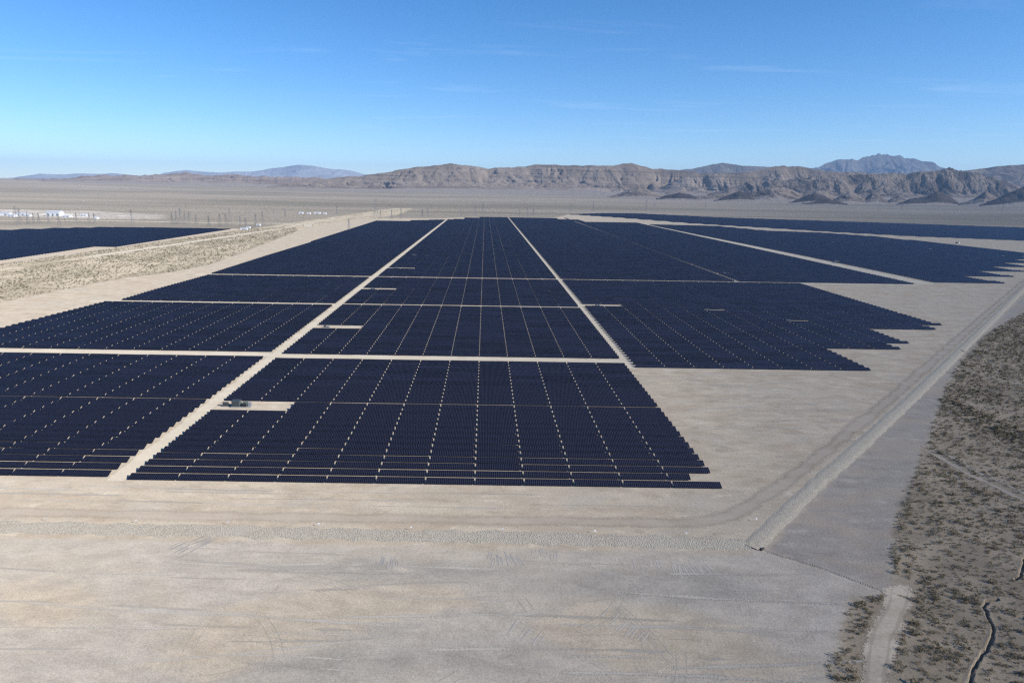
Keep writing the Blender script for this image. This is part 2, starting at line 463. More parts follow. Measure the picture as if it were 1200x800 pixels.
def dusty(name, ca, cb, soft=0.35, ruts=None, strk_amt=0.4):
    t = NT(name)
    big, mid, strk, fine = dirt_nodes(t)
    c = t.mix(t.ramp(mid, 0.3, 0.7), ca, cb)
    c = t.mix(t.math('MULTIPLY', t.ramp(fine, 0.5, 0.72), 0.5), c, tuple(v * 0.7 for v in ca))
    c = t.mix(t.math('MULTIPLY', t.ramp(fine, 0.46, 0.30), 0.4), c, tuple(v * 1.2 for v in cb))
    if ruts:
        ac = t.math('ABSOLUTE', t.attr('across'))
        d = t.math('ABSOLUTE', t.math('SUBTRACT', ac, ruts))
        r = t.math('SUBTRACT', 1.0, t.ramp(t.math('ADD', d, t.math('MULTIPLY', t.math('SUBTRACT', mid, 0.5), 0.5)), 0.03, 0.16))
        c = t.mix(t.math('MULTIPLY', r, strk_amt), c, tuple(v * 0.68 for v in ca))
    t.base(c, 1.0, 0.0, 0.9)
    t.bump(fine, 0.3, 0.2)
    e = t.math('ADD', t.attr('edge'), t.math('ADD', t.math('MULTIPLY', t.math('SUBTRACT', fine, 0.5), 1.1), t.math('MULTIPLY', t.math('SUBTRACT', mid, 0.5), 1.4)))
    e = t.math('ADD', e, t.math('MULTIPLY', t.math('SUBTRACT', t.noise(t.pos(2.4, 3.2, 3), 1.0, 4, 0.7), 0.5), 1.6 * soft))
    al = t.math('GREATER_THAN', e, soft * 0.55)
    mx = t.node('ShaderNodeMixShader', {0: al}); tr = t.node('ShaderNodeBsdfTransparent')
    t.l.new(tr.outputs[0], mx.inputs[1]); t.l.new(t.b.outputs[0], mx.inputs[2]); t.l.new(mx.outputs[0], t.out.inputs[0])
    return t.m


M['tan_road'] = dusty('tan_road_dirt', (0.320, 0.276, 0.220), (0.378, 0.328, 0.266), 0.95, 0.42, 0.14)
M['lane'] = dusty('pale_lane_dirt', (0.42, 0.375, 0.295), (0.49, 0.44, 0.355), 0.3)
M['track'] = dusty('track_dirt', (0.38, 0.325, 0.25), (0.49, 0.425, 0.335), 0.5, 0.45, 0.5)
M['faint'] = dusty('faint_track_dirt', (0.31, 0.268, 0.215), (0.38, 0.33, 0.265), 0.6, 0.45, 0.6)


def road(name, cl, wl, wr, mat, **k):
    return tag(link(name, strip_mesh(name, cl, wl, wr, mat, **k)), kind='structure')


road('perimeter_road', [(-420, 164.5), (-138, 163.3), (9, 162.6), (52, 162.8), (62, 163), (74, 168.5), (97, 189), (176, 268), (427, 529), (592, 700), (800, 908)], 4.8, 4.8, M['tan_road'], nv=9)
road('access_lane', [(-114.2, 183.5), (-114.2, 1000), (-114.2, 1890)], 3.6, 3.6, M['lane'], z=0.03, jit=0.15)
road('access_lane', [(77.7, 322), (77.7, 1000), (75, 2110)], 3.0, 3.0, M['lane'], z=0.03, jit=0.15)
road('access_lane', [(466, 668), (466, 1200), (456, 1900)], 13, 13, M['lane'], z=0.03, jit=0.5)
road('access_lane', [(263.5, 664), (267, 1300), (272, 2050)], 1.9, 1.9, M['lane'], z=0.03, jit=0.15)
road('cross_road', [(-330, 340.2), (-119, 340.2), (-110, 337.4), (82, 337.4)], 5, 5, M['lane'], z=0.045, jit=0.2)
road('cross_road', [(-310, 497.5), (76, 498.2)], 3.6, 3.6, M['lane'], z=0.045, jit=0.2)
M['red_road'] = dusty('reddish_road_dirt', (0.42, 0.315, 0.265), (0.50, 0.39, 0.335), 0.25)
road('cross_road', [(-300, 659.4), (-112, 659.4)], 5, 5, M['lane'], z=0.045, jit=0.2)
road('cross_road', [(-112, 659.4), (75, 659.4)], 5.2, 5.2, M['red_road'], z=0.045, jit=0.2)
road('cross_road', [(75, 659.4), (330, 660.5), (450, 662)], 5.2, 5.2, M['lane'], z=0.045, jit=0.2)
road('dirt_track', TRACK_A, 3.4, 3.4, M['track'], taper=9.0, step=1.0, z=0.05, jit=0.5, nv=9)
road('dirt_track', TRACK_B, 1.5, 1.5, M['faint'], taper=10.0, step=1.0, z=0.05, jit=0.3, nv=9)
road('dirt_track', [(x + 4.2, y + 2) for x, y in TRACK_B], 1.4, 1.4, M['faint'], taper=10.0, step=1.0, z=0.055, jit=0.5, nv=9)
road('dirt_track', TRACK_C, 1.3, 1.3, M['faint'], taper=10.0, step=1.0, z=0.05, jit=0.4, nv=9)
road('dirt_track', [(-497, 800), (-470, 1100), (-455, 1370), (-440, 1900), (-330, 2500)], 9, 9, M['lane'], step=10, z=0.06, jit=1.5)
road('dirt_track', [(-1400, 1500), (-930, 1620), (-640, 1600), (-440, 1620), (-410, 1500)], 12, 12, M['lane'], step=10, z=0.07, jit=2)

# riprap berms
t = NT('riprap_stones')
vor = t.node('ShaderNodeTexVoronoi', {'Vector': t.pos(), 'Scale': 2.6})
vd = vor.outputs['Distance']; vc = t.node('ShaderNodeSeparateColor', {0: vor.outputs['Color']}).outputs[0]
c = t.mix(vc, (0.35, 0.312, 0.25), (0.49, 0.445, 0.365))
c = t.mix(t.math('MULTIPLY', t.ramp(vd, 0.38, 0.62), 0.5), c, (0.205, 0.19, 0.155))
c = t.mix(t.math('MULTIPLY', t.ramp(t.noise(t.pos(), 0.12, 4), 0.42, 0.62), 0.4), c, (0.40, 0.37, 0.31))
t.base(c, 1.0, 0.0, 0.7)
t.bump(t.math('SUBTRACT', 1.0, vd), 0.6, 0.3)
M['riprap'] = t.m
t = NT('riprap_stones_pale')
vor = t.node('ShaderNodeTexVoronoi', {'Vector': t.pos(), 'Scale': 3.0})
vd = vor.outputs['Distance']; vc = t.node('ShaderNodeSeparateColor', {0: vor.outputs['Color']}).outputs[0]
c = t.mix(vc, (0.33, 0.295, 0.235), (0.46, 0.42, 0.345))
c = t.mix(t.math('MULTIPLY', t.ramp(vd, 0.4, 0.65), 0.4), c, (0.25, 0.23, 0.19))
t.base(c, 1.0, 0.0, 0.7)
t.bump(t.math('SUBTRACT', 1.0, vd), 0.5, 0.2)
M['riprap_pale'] = t.m


def mound(h, rough, flat=0.35):
    def f(w, X, Y):
        prof = 1 - smooth(flat, 1.0, np.abs(w))
        return h * prof + rough * prof * (perlin(X / 0.9, Y / 0.9) + 0.6 * perlin(X / 2.7, Y / 2.7 + 5))
    return f


road('gravel_berm', [(-300, 157.2), (-131, 155.4), (9, 153.8), (62, 152.6), (71, 151.6)], 3.9, 3.9, M['riprap'], step=0.7, z=-0.06, jit=1.1, hfun=mound(0.22, 0.10), nv=17)
road('gravel_berm', [(70.8, 150.6), (105.3, 187), (130, 211.5), (197, 280), (400, 491.7), (553, 652), (800, 905), (1100, 1210)], 3.3, 3.3, M['riprap_pale'], step=0.7, z=-0.06, jit=0.5, hfun=mound(0.32, 0.06, 0.25), nv=13)

# wheel scuffs left by turning machines
scuffs = []


def scuff(cx, cy, n, ang, sp, ln, w=0.17):
    ux, uy = math.sin(D2R(ang)), -math.cos(D2R(ang))
    for k in range(n):
        q = (k - n / 2) * sp + rng.normal(0, sp * 0.25); a = D2R(ang + (k - n / 2) * 1.6 + rng.normal(0, 5)); L = ln * rng.uniform(0.45, 1.15)
        x = cx + ux * q + rng.normal(0, 0.2); y = cy + uy * q + rng.normal(0, 0.8)
        scuffs.append((x, y, a, L, w * rng.uniform(0.6, 1.3), rng.normal(0, 0.03)))


scuff(*on_ground(592, 655), 16, 94, 0.55, 5.5); scuff(*on_ground(640, 648), 9, 80, 0.8, 3.5)
scuff(*on_ground(213, 642), 9, 55, 0.7, 6.5); scuff(*on_ground(240, 634), 8, 50, 0.6, 7.5)
scuff(*on_ground(812, 666), 16, 100, 0.65, 6.5); scuff(*on_ground(760, 660), 9, 88, 0.9, 4)
scuff(*on_ground(457, 658), 9, 95, 0.7, 4.5); scuff(*on_ground(735, 735), 10, 50, 0.9, 5); scuff(*on_ground(620, 745), 8, 60, 1.0, 5)
sv, sf = [], []
for x, y, a, L, w, bend in scuffs:
    n0 = len(sv); m = 7
    for i in range(m + 1):
        q = i / m - 0.5; aa = a + bend * q * 4
        px, py = x + math.cos(aa) * L * q, y + math.sin(aa) * L * q; ww = w * (0.35 + 0.65 * math.sin(math.pi * min(0.95, max(0.05, i / m))))
        nx_, ny_ = -math.sin(aa), math.cos(aa)
        sv += [(px - nx_ * ww, py - ny_ * ww, 0.012), (px, py, 0.034), (px + nx_ * ww, py + ny_ * ww, 0.012)]
    for i in range(m):
        b = n0 + 3 * i; sf += [(b, b + 3, b + 4, b + 1), (b + 1, b + 4, b + 5, b + 2)]
M['ridge'] = plain('pushed_up_dirt', (0.345, 0.318, 0.280), 1.0, 0, 0.2, 0.8)
tag(link('tyre_scuffs', np_mesh('tyre_scuffs', sv, sf, mat=M['ridge'])), 'wheel ruts and little soil ridges churned into the graded foreground', 'tyre tracks', kind='stuff')

M['pass_pale'] = dusty('grader_pass_pale', (0.35, 0.325, 0.285), (0.39, 0.362, 0.318), 1.3)
M['pass_dark'] = dusty('grader_pass_dark', (0.285, 0.264, 0.232), (0.32, 0.297, 0.262), 1.3)
me_all = {'pass_pale': [], 'pass_dark': []}


def passes(n, mat, gen, z0_):
    Vs, Qs, Es, o_ = [], [], [], 0
    for k in range(n):
        cl, w = gen()
        m = strip_mesh('t', cl, w, w, None, taper=7.0, step=1.2, z=z0_ + 0.0011 * k, jit=w * 0.5, nv=5)
        v = np.empty(len(m.vertices) * 3, np.float32); m.vertices.foreach_get('co', v)
        q = np.empty(len(m.loops), np.int32); m.loops.foreach_get('vertex_index', q)
        e = np.empty(len(m.vertices), np.float32); m.attributes['edge'].data.foreach_get('value', e)
        Vs.append(v.reshape(-1, 3)); Qs.append(q.reshape(-1, 4) + o_); Es.append(e); o_ += len(m.vertices); bpy.data.meshes.remove(m)
    E_ = np.concatenate(Es)
    tag(link('grader_marks', np_mesh('grader_marks', np.concatenate(Vs), np.concatenate(Qs), mat=M[mat], attrs={'edge': E_, 'across': E_ * 0}, smooth_shade=True)),
        'faint pale and dark wheel and blade marks swept over the graded dirt', 'grader marks', kind='stuff')


def along():
    x = rng.uniform(-140, 60); y = rng.uniform(104, 147); L = rng.uniform(12, 60); a = rng.normal(0, 0.06); b = rng.normal(0, 0.0018)
    return [(x + q * L, y + q * L * a + b * (q * L) ** 2) for q in np.linspace(-0.5, 0.5, 12)], rng.uniform(0.3, 1.3)


_pair = []


def curved():
    if _pair: return _pair.pop()
    x = rng.uniform(-70, 60); y = rng.uniform(102, 140); R_ = rng.uniform(18, 60); t0 = rng.uniform(0, 6.28); da = rng.uniform(12, 30) / R_
    mk = lambda r: [(x + (r * math.cos(t0 + q * da) - R_ * math.cos(t0 + da / 2)), y + (r * math.sin(t0 + q * da) - R_ * math.sin(t0 + da / 2))) for q in np.linspace(0, 1, 16)]
    w = rng.uniform(0.16, 0.28); _pair.append((mk(R_ + 1.9), w))
    return mk(R_), w


def siteward():
    x = rng.uniform(82, 150); y = rng.uniform(225, 320); L = rng.uniform(10, 45); a = rng.normal(0, 0.12)
    return [(x + q * L * math.cos(a), y + q * L * math.sin(a)) for q in np.linspace(-0.5, 0.5, 8)], rng.uniform(0.4, 1.5)


def kerbside():
    x = rng.uniform(-150, 40); y = rng.uniform(169, 181); L = rng.uniform(15, 70); a = rng.normal(0, 0.02)
    return [(x + q * L, y + q * L * a) for q in np.linspace(-0.5, 0.5, 8)], rng.uniform(0.3, 1.2)


passes(38, 'pass_pale', along, 0.006); passes(26, 'pass_dark', along, 0.0065)
passes(22, 'pass_pale', curved, 0.0072); passes(26, 'pass_dark', curved, 0.0077)
passes(24, 'pass_pale', siteward, 0.0062); passes(14, 'pass_dark', siteward, 0.0068); passes(10, 'pass_dark', kerbside, 0.0064); passes(10, 'pass_pale', kerbside, 0.0069)

# ------------------------------------------------------------------ the solar field
PITCH, COLW, GAP = 5.43, 15.52, 0.43
TW, TILT, CLEAR, THK = 2.66, D2R(22), 0.40, 0.13  # slab thickened so its dark edge stands in for shade under the low edge
CT, ST = math.cos(TILT), math.sin(TILT)
tabs = []            # x0, x1, ylow, side ('m','l','r','f'), row, col


def rows_from(y0, n, mid=13, extra=1.0, pitch=PITCH):
    return [y0 + pitch * r + (extra if r > mid else 0) for r in range(n)]


PADS = []            # x0,x1,y0,y1 rectangles without tables


def pad(x0, x1, y, rows=2): PADS.append((x0, x1, y - (7.2 if rows == 2 else 2.4), y + 2.4))     # rows left out


def add(x0, x1, y, side, r, c):
    xm = (x0 + x1) / 2
    for a, b, p, q in PADS:
        if a < xm < b and p < y + 1 < q: return
    tabs.append((x0, x1, y, side, r, c))


MID0 = -110.55
LEF0 = -117.55


def left_edge(Y):
    return float(np.interp(Y, [180, 400, 497, 500, 645, 657, 664, 1850], [-303, -303, -294, -290, -283, -283, -285, -303]))


def mid_right_rows(ys, side):
    for r, y in enumerate(ys):
        for c in range(12):
            x0 = MID0 + COLW * c; add(x0 + GAP / 2, x0 + COLW - GAP / 2, y, side, r, c)


def left_rows(ys, side):
    for r, y in enumerate(ys):
        e = left_edge(y)
        for c in range(12):
            x1 = LEF0 - COLW * c; x0 = max(x1 - COLW + GAP, e)
            if x1 - x0 > 3: add(x0, x1, y, side, r, c)


ROWS_M1 = rows_from(184.25, 27)
pad(-111, -79, ROWS_M1[13] + 1.1)
R2 = rows_from(342.2, 28); pad(-111, -79, R2[13] + 1.1)
R3 = rows_from(502.6, 28); pad(-111, -79, R3[14] + 1.1)
mid_right_rows(ROWS_M1, 'm'); mid_right_rows(R2, 'm2'); mid_right_rows(R3, 'm2')
ROWS_L1 = rows_from(186.0, 27, pitch=5.47)
left_rows(ROWS_L1, 'l'); left_rows(rows_from(345.6, 27), 'l2'); left_rows(rows_from(502.0, 28), 'l2')
# front row of the middle block reaches one bay further right on two rows, the second row stops short
tabs = [q for q in tabs if not (q[3] == 'm' and q[4] == 1 and q[5] == 11)]
add(MID0 + COLW * 11 + GAP / 2, MID0 + COLW * 11 + 7.2, ROWS_M1[1], 'm', 1, 11)
# right-hand block
RIG0 = 80.6
RR = rows_from(324.6, 61, mid=30)
pad(80, 112, RR[34] + 1.1); pad(172, 189, RR[31] + 1.1, 1); pad(217, 234, RR[24] + 1.1, 1)


def right_edge(y):
    if y < 370.5: return 206.5 if y < 329 else 204.5
    if y < 431: return (251.5 if y < 378 else 249.5) if y < 386 else (267 if y < 392 else 264.5)
    return (313 if y < 441 else 311) if y < 447 else (328.5 if y < 453 else 325)


for r, y in enumerate(RR):
    e = right_edge(y)
    for c in range(20):
        x0 = RIG0 + COLW * c; x1 = min(x0 + COLW - GAP, e)
        if x1 - x0 > 3: add(x0, x1, y, 'r', r, c)
# the far blocks, one 157 m module after another
pad(-111, -79, 739); pad(-111, -82, 886); pad(268, 296, 735)
y = 666.6; r = 0
while y < 2190:
    e = left_edge(y)
    for c in range(12):
        x1 = LEF0 - COLW * c; x0 = max(x1 - COLW + GAP, e)
        top = 1815 + 95 * (c < 6) * (1 - c / 12) + 20 * (c < 3)
        if x1 - x0 > 3 and y < top: add(x0, x1, y, 'f', r, c)
    for c in range(12):
        x0 = MID0 + COLW * c
        if y < (1955 if c < 1 else 1990 if c < 3 else 2092 if c < 6 else 2165): add(x0 + GAP / 2, x0 + COLW - GAP / 2, y, 'f', r, c)
    for c in range(24):
        x0 = 80.6 + COLW * c
        ln = 263.5 + (y - 664) * 0.006
        x1 = min(x0 + COLW - GAP, 450)
        a2 = x0
        if x0 < ln + 1.3 and x1 > ln - 1.3:
            if ln - 1.3 - x0 > 3: add(x0, ln - 1.3, y, 'f', r, c)
            a2 = ln + 1.3
        x0 = a2
        if x1 - x0 > 3 and y < (2165 if c < 10 else 2070 if c < 14 else 1925): add(x0, x1, y, 'f', r, c)
    r += 1
    y += PITCH + (2.6 if r % 29 == 0 else 1.0 if r % 29 == 14 else 0)


def inside(P, x, y):
    k = False
    for i in range(len(P)):
        ax, ay = P[i]; bx, by = P[(i + 1) % len(P)]
        if (ay > y) != (by > y) and x < (bx - ax) * (y - ay) / (by - ay) + ax: k = not k
    return k


B5TOP = [(463, 1835), (642, 1797), (698, 1599), (804, 1560), (870, 1445), (893, 1225), (893, 950), (893, 660), (463, 660)]
pad(660, 690, 1250); pad(760, 790, 1120); pad(800, 830, 1010)
y = 683.0; r = 0
while y < 1830:
    st = int((y - 683) // 54.3)
    e = 552 + 57 * st + 7 * (((y - 683) % 54.3) < 11)
    for c in range(28):
        x0 = 481 + COLW * c - 18 * smooth(700, 1800, y); x1 = min(x0 + COLW - GAP, e)
        if x1 - x0 > 3 and inside(B5TOP, (x0 + x1) / 2, y): add(x0, x1, y, 'f', r, c)
    y += PITCH; r += 1
B6 = [(331, 2530), (429, 2368), (467, 2310), (612, 1960), (758, 1745), (888, 1570), (980, 1475), (1147, 1384), (1500, 1250), (2100, 1500), (1646, 1987), (1361, 2155), (1023, 2355), (870, 2445), (646, 2763), (495, 2731)]
for P, xa, xb, ya, yb in ((B6, 331, 2100, 1250, 2770), (B7, -1500, -527, 540, 1385)):
    y = ya; r = 0
    while y < yb:
        x0 = xa; c = 0
        while x0 < xb:
            if inside(P, x0 + 15, y + 1): add(x0, x0 + 30.5, y, 'f', r, c)
            x0 += 31.04; c += 1
        y += PITCH; r += 1
print('tables', len(tabs))


def table_slab(x0, x1, jt, dz):
    """8 corners of the tilted module slab, local y = 0 at the low edge"""
    ct, st = math.cos(TILT + jt), math.sin(TILT + jt)
    return [(x0, 0, CLEAR + dz), (x1, 0, CLEAR + dz), (x1, TW * ct, CLEAR + dz + TW * st), (x0, TW * ct, CLEAR + dz + TW * st)]


# --- which tables show largest
def seen(x0, x1, y):
    a, b = to_frame(x0, y, 0.5), to_frame(x1, y, 0.5); c_, d_ = to_frame(x0, y + 2.2, 1.4), to_frame(x1, y + 2.2, 1.4)
    w = min(1200, b[0]) - max(0, a[0])
    return max(0, w) * ((a[1] - c_[1]) + (b[1] - d_[1])) / 2


score = [seen(q[0], q[1], q[2]) if q[3] in 'mlr' else 0 for q in tabs]
order = sorted(range(len(tabs)), key=lambda i: -score[i])
single = set(order[:298])

ORD = ['first', 'second', 'third', 'fourth', 'fifth', 'sixth', 'seventh', 'eighth', 'ninth', 'tenth', 'eleventh', 'twelfth', 'thirteenth', 'fourteenth',
       'fifteenth', 'sixteenth', 'seventeenth', 'eighteenth', 'nineteenth', 'twentieth'] + ['twenty-' + w for w in ('first', 'second', 'third', 'fourth', 'fifth', 'sixth', 'seventh', 'eighth', 'ninth')]


def slab_mesh(L):
    nm = max(1, round(L / 0.6)); th = THK
    n = np.array((0, -ST, CT)) * th
    a = np.array([(0, 0, 0), (L, 0, 0), (L, TW * CT, TW * ST), (0, TW * CT, TW * ST)], float)
    Vv = np.concatenate([a, a - n])
    Fs = [(0, 1, 2, 3), (7, 6, 5, 4), (0, 4, 5, 1), (1, 5, 6, 2), (2, 6, 7, 3), (3, 7, 4, 0)]
    u = [[(0, 0), (nm, 0), (nm, 2), (0, 2)]] + [[(0.5, 0.5)] * 4] * 5  # edge faces take the dark module colour, imitating shade lines between rows
    return np_mesh('module_array', Vv, Fs, uv=np.array(u).reshape(-1, 2), mat=M['modules'])


_tm = {}


def table_parts(L):
    key = round(L, 1)
    if key in _tm: return _tm[key]
    P = {'module_array': slab_mesh(L)}
    b = MB()
    for v in (0.55, 1.85):      # two rails under the modules
        b.bar((0.05, v * CT, v * ST - 0.19), (L - 0.05, v * CT, v * ST - 0.19), 0.09)
    P['rail_frame'] = b.mesh('rail_frame', M['steel'])
    post = MB().box(-0.06, 0.06, -0.05, 0.05, -CLEAR, 0.5 * ST * TW - 0.17)
    post.bar((0, -0.85 * CT, -0.85 * ST + 0.5 * ST * TW - 0.17), (0, 0.85 * CT, 0.85 * ST + 0.5 * ST * TW - 0.17), 0.07)
    P['post'] = post.mesh('post', M['steel'])
    cl = MB().box(-0.07, 0.0, 1.05 * CT, 1.35 * CT, 1.05 * ST - 0.2, 1.2 * ST - 0.02)
    P['end_cap'] = cl.mesh('end_cap', M['offwhite'])
    _tm[key] = P
    return P


sv, sf, suv = [], [], []
fid = np.array([(0, 1, 2, 3), (7, 6, 5, 4), (0, 4, 5, 1), (1, 5, 6, 2), (2, 6, 7, 3), (3, 7, 4, 0)])
stuff_i = [i for i in range(len(tabs)) if i not in single]
for i in order[:298]:
    x0, x1, y, side, rr, cc = tabs[i]
    L = x1 - x0; P = table_parts(L)
    o = bpy.data.objects.new('solar_table', None); C.objects.link(o)
    o.location = (x0, y, 0); o.empty_display_size = 0.5
    rd, cn = ORD[rr], ORD[cc]
    if side == 'm': lb = f'navy solar table {cn} right of the main dirt lane, in the {rd} row from front'
    elif side == 'l': lb = f'navy solar table {cn} left of the main dirt lane, in the {rd} row from front'
    else: lb = f'navy solar table {cn} right of the striped lane, {rd} row behind bare dirt'
    tag(o, lb, 'solar table', 'solar tables standing in long rows across the site')
    dz = CLEAR + rng.normal(0, 0.025)
    for k in ('module_array', 'rail_frame', 'end_cap'):
        q = link(k, P[k], o, (0, 0, dz))
        if k == 'module_array': q.rotation_euler = (rng.normal(0, 0.006), rng.normal(0, 0.0012), 0)
    n = 4 if L > 10 else 2
    for k in range(n):
        link('post', P['post'], o, (L * (k + 0.5) / n, TW * 0.5 * CT, dz))

arr = np.array([(tabs[i][0], tabs[i][1], tabs[i][2]) for i in stuff_i])
n = len(arr)
jt = rng.normal(0, 0.006, n); dz = rng.normal(0, 0.03, n) + rise(arr[:, 0], arr[:, 2])
x0, x1, yy = arr.T
ct, st = np.cos(TILT + jt), np.sin(TILT + jt)
z0 = CLEAR + dz
top = np.stack([np.stack([x0, yy, z0], 1), np.stack([x1, yy, z0], 1), np.stack([x1, yy + TW * ct, z0 + TW * st], 1), np.stack([x0, yy + TW * ct, z0 + TW * st], 1)], 1)
nr = np.stack([0 * st, -st, ct], 1)[:, None] * THK
Vt = np.concatenate([top, top - nr], 1)
Ft = fid[None] + (np.arange(n) * 8)[:, None, None]
nm = np.round((x1 - x0) / 0.6); off = rng.integers(0, 500, n)
uvt = np.full((n, 6, 4, 2), 0.5); uvt[:, 0, :, 0] = np.stack([off, off + nm, off + nm, off], 1); uvt[:, 0, :, 1] = np.array([0, 0, 2, 2])[None]
Vp, Fp, Up = [Vt.reshape(-1, 3)], [Ft.reshape(-1, 4)], [uvt.reshape(-1, 2)]
# posts below the nearer tables
near = yy < 760
bx = []
for a, b, c_ in arr[near]:
    k = 4 if b - a > 10 else 2
    for j in range(k): bx.append((a + (b - a) * (j + 0.5) / k, c_ + TW * 0.5 * CT))
bx = np.array(bx); base = len(Vp[0]); m = len(bx)
cz = np.array([(x, y_, z) for z in (0, CLEAR + 0.5 * TW * ST - 0.06) for y_ in (-0.06, 0.06) for x in (-0.06, 0.06)])
Vb = np.repeat(cz[None], m, 0); Vb[:, :, 0] += bx[:, :1]; Vb[:, :, 1] += bx[:, 1:]
fb = np.array([(0, 1, 5, 4), (2, 6, 7, 3), (0, 4, 6, 2), (1, 3, 7, 5)])
Fb = fb[None] + (np.arange(m) * 8)[:, None, None] + base
Vp.append(Vb.reshape(-1, 3)); Fp.append(Fb.reshape(-1, 4)); Up.append(np.full((m * 16, 2), 0.01))
me = np_mesh('solar_tables', np.concatenate(Vp), np.concatenate(Fp), uv=np.concatenate(Up), mat=M['modules'])
tag(link('solar_tables', me), 'thousands of dark navy solar tables filling the field behind the front rows', 'solar tables', kind='stuff')


# ------------------------------------------------------------------ inverter stations on the pads
def station(x, y, label, dark):
    s = 1.0 if dark else 0.5
    o = bpy.data.objects.new('inverter_station', None); C.objects.link(o); o.location = (x, y, rise(np.array(x), np.array(y)).item()); o.scale = (s, s, s)
    tag(o, label, 'inverter station', 'inverter stations on the bare pads')
    a, b = (M['greygreen'], M['darkgrey']) if dark else (M['steel'], M['darkgrey'])
    MB().box(-4.2, 4.2, -1.5, 1.5, 0, 0.35).build('base_slab', M['concrete'], o)
    c = MB().box(-3.8, -0.4, -1.15, 1.15, 0.36, 2.75)
    c = c.build('cabinet', a, o)
    MB().box(-3.9, -0.3, -1.25, 1.25, 2.753, 2.87).build('roof', b, c)
    for k in range(3): MB().box(-3.65 + k * 1.05, -2.75 + k * 1.05, -1.19, -1.153, 0.55, 2.55).build('door', b, c)
    tr = MB().box(0.5, 2.5, -0.9, 0.9, 0.36, 2.1).build('transformer', a, o)
    fn = MB()
    for k in range(9): fn.box(0.55 + k * 0.22, 0.62 + k * 0.22, -1.3, -0.903, 0.6, 1.9)
    fn.build('cooling_fins', b, tr)
    MB().box(2.85, 3.9, -0.7, 0.7, 0.36, 1.9).build('switch_box', M['steel'], o)
    return o


station(-100.6, ROWS_M1[13] - 0.6, 'dark grey-green inverter station on the bare pad beside the main dirt lane', True)
cb = bpy.data.objects.new('control_cabinet', None); C.objects.link(cb); cb.location = (-107.4, ROWS_M1[13] - 0.4, 0)
tag(cb, 'small dark control cabinet between the pad station and the main dirt lane', 'cabinet')
MB().box(-1.3, 1.3, -0.6, 0.6, 0, 0.2).build('base_slab', M['concrete'], cb)
q = MB().box(-1.1, 1.1, -0.45, 0.45, 0.203, 1.7).build('cabinet_body', M['greygreen'], cb)
MB().box(-1.2, 1.2, -0.55, 0.55, 1.703, 1.8).build('roof', M['darkgrey'], cb)
MB().box(-1.0, 1.0, -0.49, -0.453, 0.35, 1.55).build('door', M['darkgrey'], q)
station(-103.0, R2[13] - 1.0, 'pale inverter station on the narrow pad one field behind the front block', False)
station(-101.0, R3[14] - 1.0, 'pale inverter station on the pad two fields behind the front block', False)
station(92.0, RR[34] - 1.0, 'pale inverter station on the pad right of the striped lane', False)
station(176.0, RR[31] + 1.4, 'pale inverter station on the short pad amid the right block', False)
station(221.5, RR[24] + 1.4, 'pale inverter station on the rightmost short pad of the right block', False)
station(-101.0, 740.0, 'pale inverter station on the pad just past the reddish cross road', False)
station(-98.0, 887.0, 'pale inverter station on the second pad past the reddish cross road', False)
station(277.0, 736.0, 'pale inverter station beside the thin diagonal lane', False)
station(674.0, 1251.0, 'white inverter station in the far right block, farthest back', False)
station(774.0, 1121.0, 'white inverter station in the far right block, middle one', False)
station(814.0, 1011.0, 'white inverter station in the far right block, nearest its sawtooth edge', False)


# ------------------------------------------------------------------ warning signs along the berm
def sign(x, y, label):
    o = bpy.data.objects.new('warning_sign', None); C.objects.link(o); o.location = (x, y, 0); o.rotation_euler = (0, 0, rng.normal(0, 0.1))
    tag(o, label, 'sign', 'white signs along the gravel berm')
    MB().tube((0, 0, 0), (0, 0, 1.25), 0.03, 8).build('post', M['steel'], o)
    MB().box(-0.23, 0.23, -0.07, -0.035, 0.78, 1.2).build('sign_panel', M['white'], o)


SG = [(54, 607.5), (160, 610), (267.7, 612), (374, 614), (482, 618), (589, 620), (697, 622), (804, 625)]
NM = ['leftmost', 'second from left', 'third from left', 'fourth from left', 'fourth from right', 'third from right', 'second from right', 'rightmost']
for (px, py), nmn in zip(SG, NM):
    x, y = on_ground(px, py + 3.0); sign(x, y, f'small white sign on a thin post, {nmn} along the straight front berm')
sign(*on_ground(886, 611), 'small white sign on a thin post at the bend of the berm')

# black drain pipe at the toe of the berm
o = bpy.data.objects.new('drain_pipe', None); C.objects.link(o); o.location = (73.4, 149.7, 0.16); o.rotation_euler = (0, 0, D2R(40)); o.scale = (0.6, 0.6, 0.6)
tag(o, 'short black drain pipe poking out of the end of the pale berm', 'pipe')
pb = MB()
for k in range(12): pb.tube((-1.2 + 0.2 * k, 0, 0), (-1.1 + 0.2 * k, 0, 0), 0.42, 18, 0.46, caps=False).tube((-1.1 + 0.2 * k, 0, 0), (-1.0 + 0.2 * k, 0, 0), 0.46, 18, 0.42, caps=False)
pb.tube((-1.2, 0, 0), (1.2, 0, 0), 0.36, 18, caps=False)
pb.build('pipe_wall', M['black'], o)
MB().tube((1.14, 0, 0), (1.24, 0, 0), 0.5, 18, 0.5, caps=False).build('end_collar', M['darkgrey'], o)


# ------------------------------------------------------------------ shrubs
t = NT('shrub_leaves')
vr = t.node('ShaderNodeTexWhiteNoise', {0: t.pos(3, 3, 3)}).outputs[0]
cl = t.noise(t.pos(), 0.35, 2)
c = t.mix(cl, (0.075, 0.063, 0.038), (0.145, 0.122, 0.076))
t.base(t.mix(t.math('MULTIPLY', vr, 0.5), c, (0.115, 0.098, 0.056)), 0.9, 0.1)
M['shrub'] = t.m
t = NT('pale_shrub_leaves')
cl = t.noise(t.pos(), 0.08, 2)
t.base(t.mix(cl, (0.115, 0.108, 0.064), (0.185, 0.168, 0.105)), 0.9, 0.1)
M['pale_shrub'] = t.m


